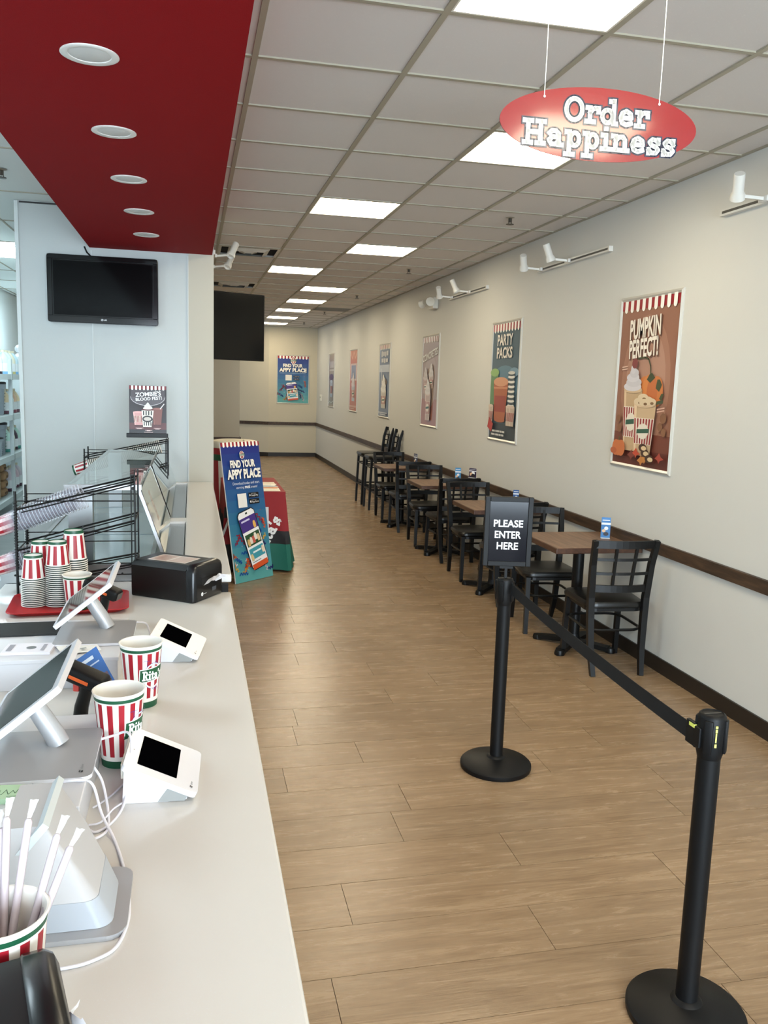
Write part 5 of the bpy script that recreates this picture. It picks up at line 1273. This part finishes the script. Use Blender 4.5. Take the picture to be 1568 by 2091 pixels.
shelf_names = ['bottom shelf', 'second shelf up', 'third shelf up', 'top shelf']
for li, z in enumerate(LV):
    k = 0
    for row in (0, 1):
        for i in range(4):
            y = .22+i*.19; x = .3-row*.2
            if li in (0,) and row: continue
            b, l = jdef[li][(i+row) % 3]
            jug((ox+x, oy+y+(.06 if row else 0), z+.0005), rnd.uniform(-.3, .3), '%s jug of the %s row beyond the post on the %s' % (pos_names[i], 'front' if row == 0 else 'back', shelf_names[li]), b, l, grp='gallon jugs beyond the shelf post')
# near side of the post
for i in range(5):
    jug((ox+.31, oy-.2-i*.165, LV[3]+.0005), 0, '%s white-labelled bottle left of the post on the top shelf' % pos_names[i], (214, 222, 224), (50, 34, 44), (232, 234, 234), .95, 'bottles left of the post on the top shelf')
for i in range(3):
    jug((ox+.1, oy-.15-i*.17, LV[3]+.0005), 0, '%s bottle of the back row left of the post on the top shelf' % pos_names[i], (226, 222, 196), (200, 190, 130), (232, 234, 234), 1.05, 'bottles left of the post on the top shelf')
def bucket(loc, label, r_=.135, h=.38, s_=1):
    t = thing('storage_bin', label, 'bin', loc, group='grey storage bins on the shelves'); t.scale = (s_, s_, s_)
    MB().lathe([(.0001, 0), (r_*.82, 0), (r_*.86, .01), (r_*.98, h*.93), (r_*1.06, h*.94), (r_*1.06, h*.8), (r_*1.0, h*.79)], mat((150, 160, 168), .45), 28).obj('body', t)
    MB().lathe([(r_*1.08, h*.93), (r_*1.08, h*.99), (r_, h), (.0001, h)], mat((40, 42, 44), .5), 28).obj('lid', t)
    b = MB()
    for i in range(6): b.box((r_*.9+.012*i/6, -.02, h*.15+i*h*.1), (r_*.95+.012*i/6, .02, h*.16+i*h*.1), mat((60, 66, 72), .5))
    b.obj('scale_mark', t)
bucket((ox+.235, oy-.13, LV[2]+.0005), 'tall grey bin with dark lid left of the post, directly under the top shelf', .15, .39)
bucket((ox+.235, oy-.13, LV[1]+.0005), 'tall grey bin with dark lid left of the post, above the paper sacks', .15, .38)
bucket((ox+.29, oy-.42, LV[1]+.0005), 'short grey bin at the photo edge, above the paper sacks', .11, .22)
jug((ox+.3, oy-.47, LV[2]+.0005), 0, 'white jug at the photo edge beside the upper tall grey bin', (220, 226, 226), (110, 60, 60), grp='gallon jugs left of the post')
# brown paper sacks on the bottom shelf
for i in range(4):
    t = thing('paper_sack', ['lowest', 'second lowest', 'second highest', 'topmost'][i]+' brown paper sack of the pile on the bottom shelf', 'sack', (ox+.22+rnd.uniform(-.02, .02), oy-.26, LV[0]+.001+i*.098), rnd.uniform(-.1, .1), group='brown paper sacks')
    mb = MB(); bm = _bevbox((-.17, -.12, 0), (.17, .12, .095), .035)
    mb.frombm(bm, mat((150, 118, 84), .8), None, True); mb.obj('sack_body', t)
    MB().box((.165, -.05, .03), (.175, .05, .055), mat((96, 70, 50), .8), bev=.004).obj('sack_fold', t)
t = thing('carton', 'brown carton beside the paper sacks on the bottom shelf', 'box', (ox+.2, oy-.62, LV[0]+.001))
MB().box((-.17, -.16, 0), (.17, .16, .36), mat((150, 124, 94), .7), bev=.004).obj('carton_body', t); MB().box((-.02, -.161, .36), (.02, .161, .361), mat((200, 184, 150), .4)).obj('tape', t)
# machine cabinet behind
t = thing('machine_cabinet', 'pale grey machine cabinet behind the shelves with a small white camera on top', 'machine', (-2.5, 14.1, 0))
MB().box((-.33, -.5, .1), (.33, .5, 2.02), mat((196, 206, 208), .35), bev=.02).obj('body', t)
MB().box((-.3, -.506, .5), (.3, -.499, 1.9), mat((206, 214, 216), .35)).box((.22, -.53, 1.0), (.24, -.506, 1.4), M_ALU).obj('door', t)
for sx in (-.28, .28): MB().box((sx-.03, -.45, 0), (sx+.03, -.39, .1), M_BLACK).obj('foot', t)
t = thing('dome_camera', 'small round white camera on top of the machine cabinet', 'camera', (-2.52, 13.75, 2.02))
MB().lathe([(.0001, 0), (.06, 0), (.055, .02), (.03, .035), (.02, .05), (.0001, .05)], M_WHITE, 20).obj('foot', t)
MB().ball((0, 0, .1), .062, .062, .062, M_WHITE).ball((.03, -.045, .115), .02, .025, .028, M_BLACK).obj('head', t)
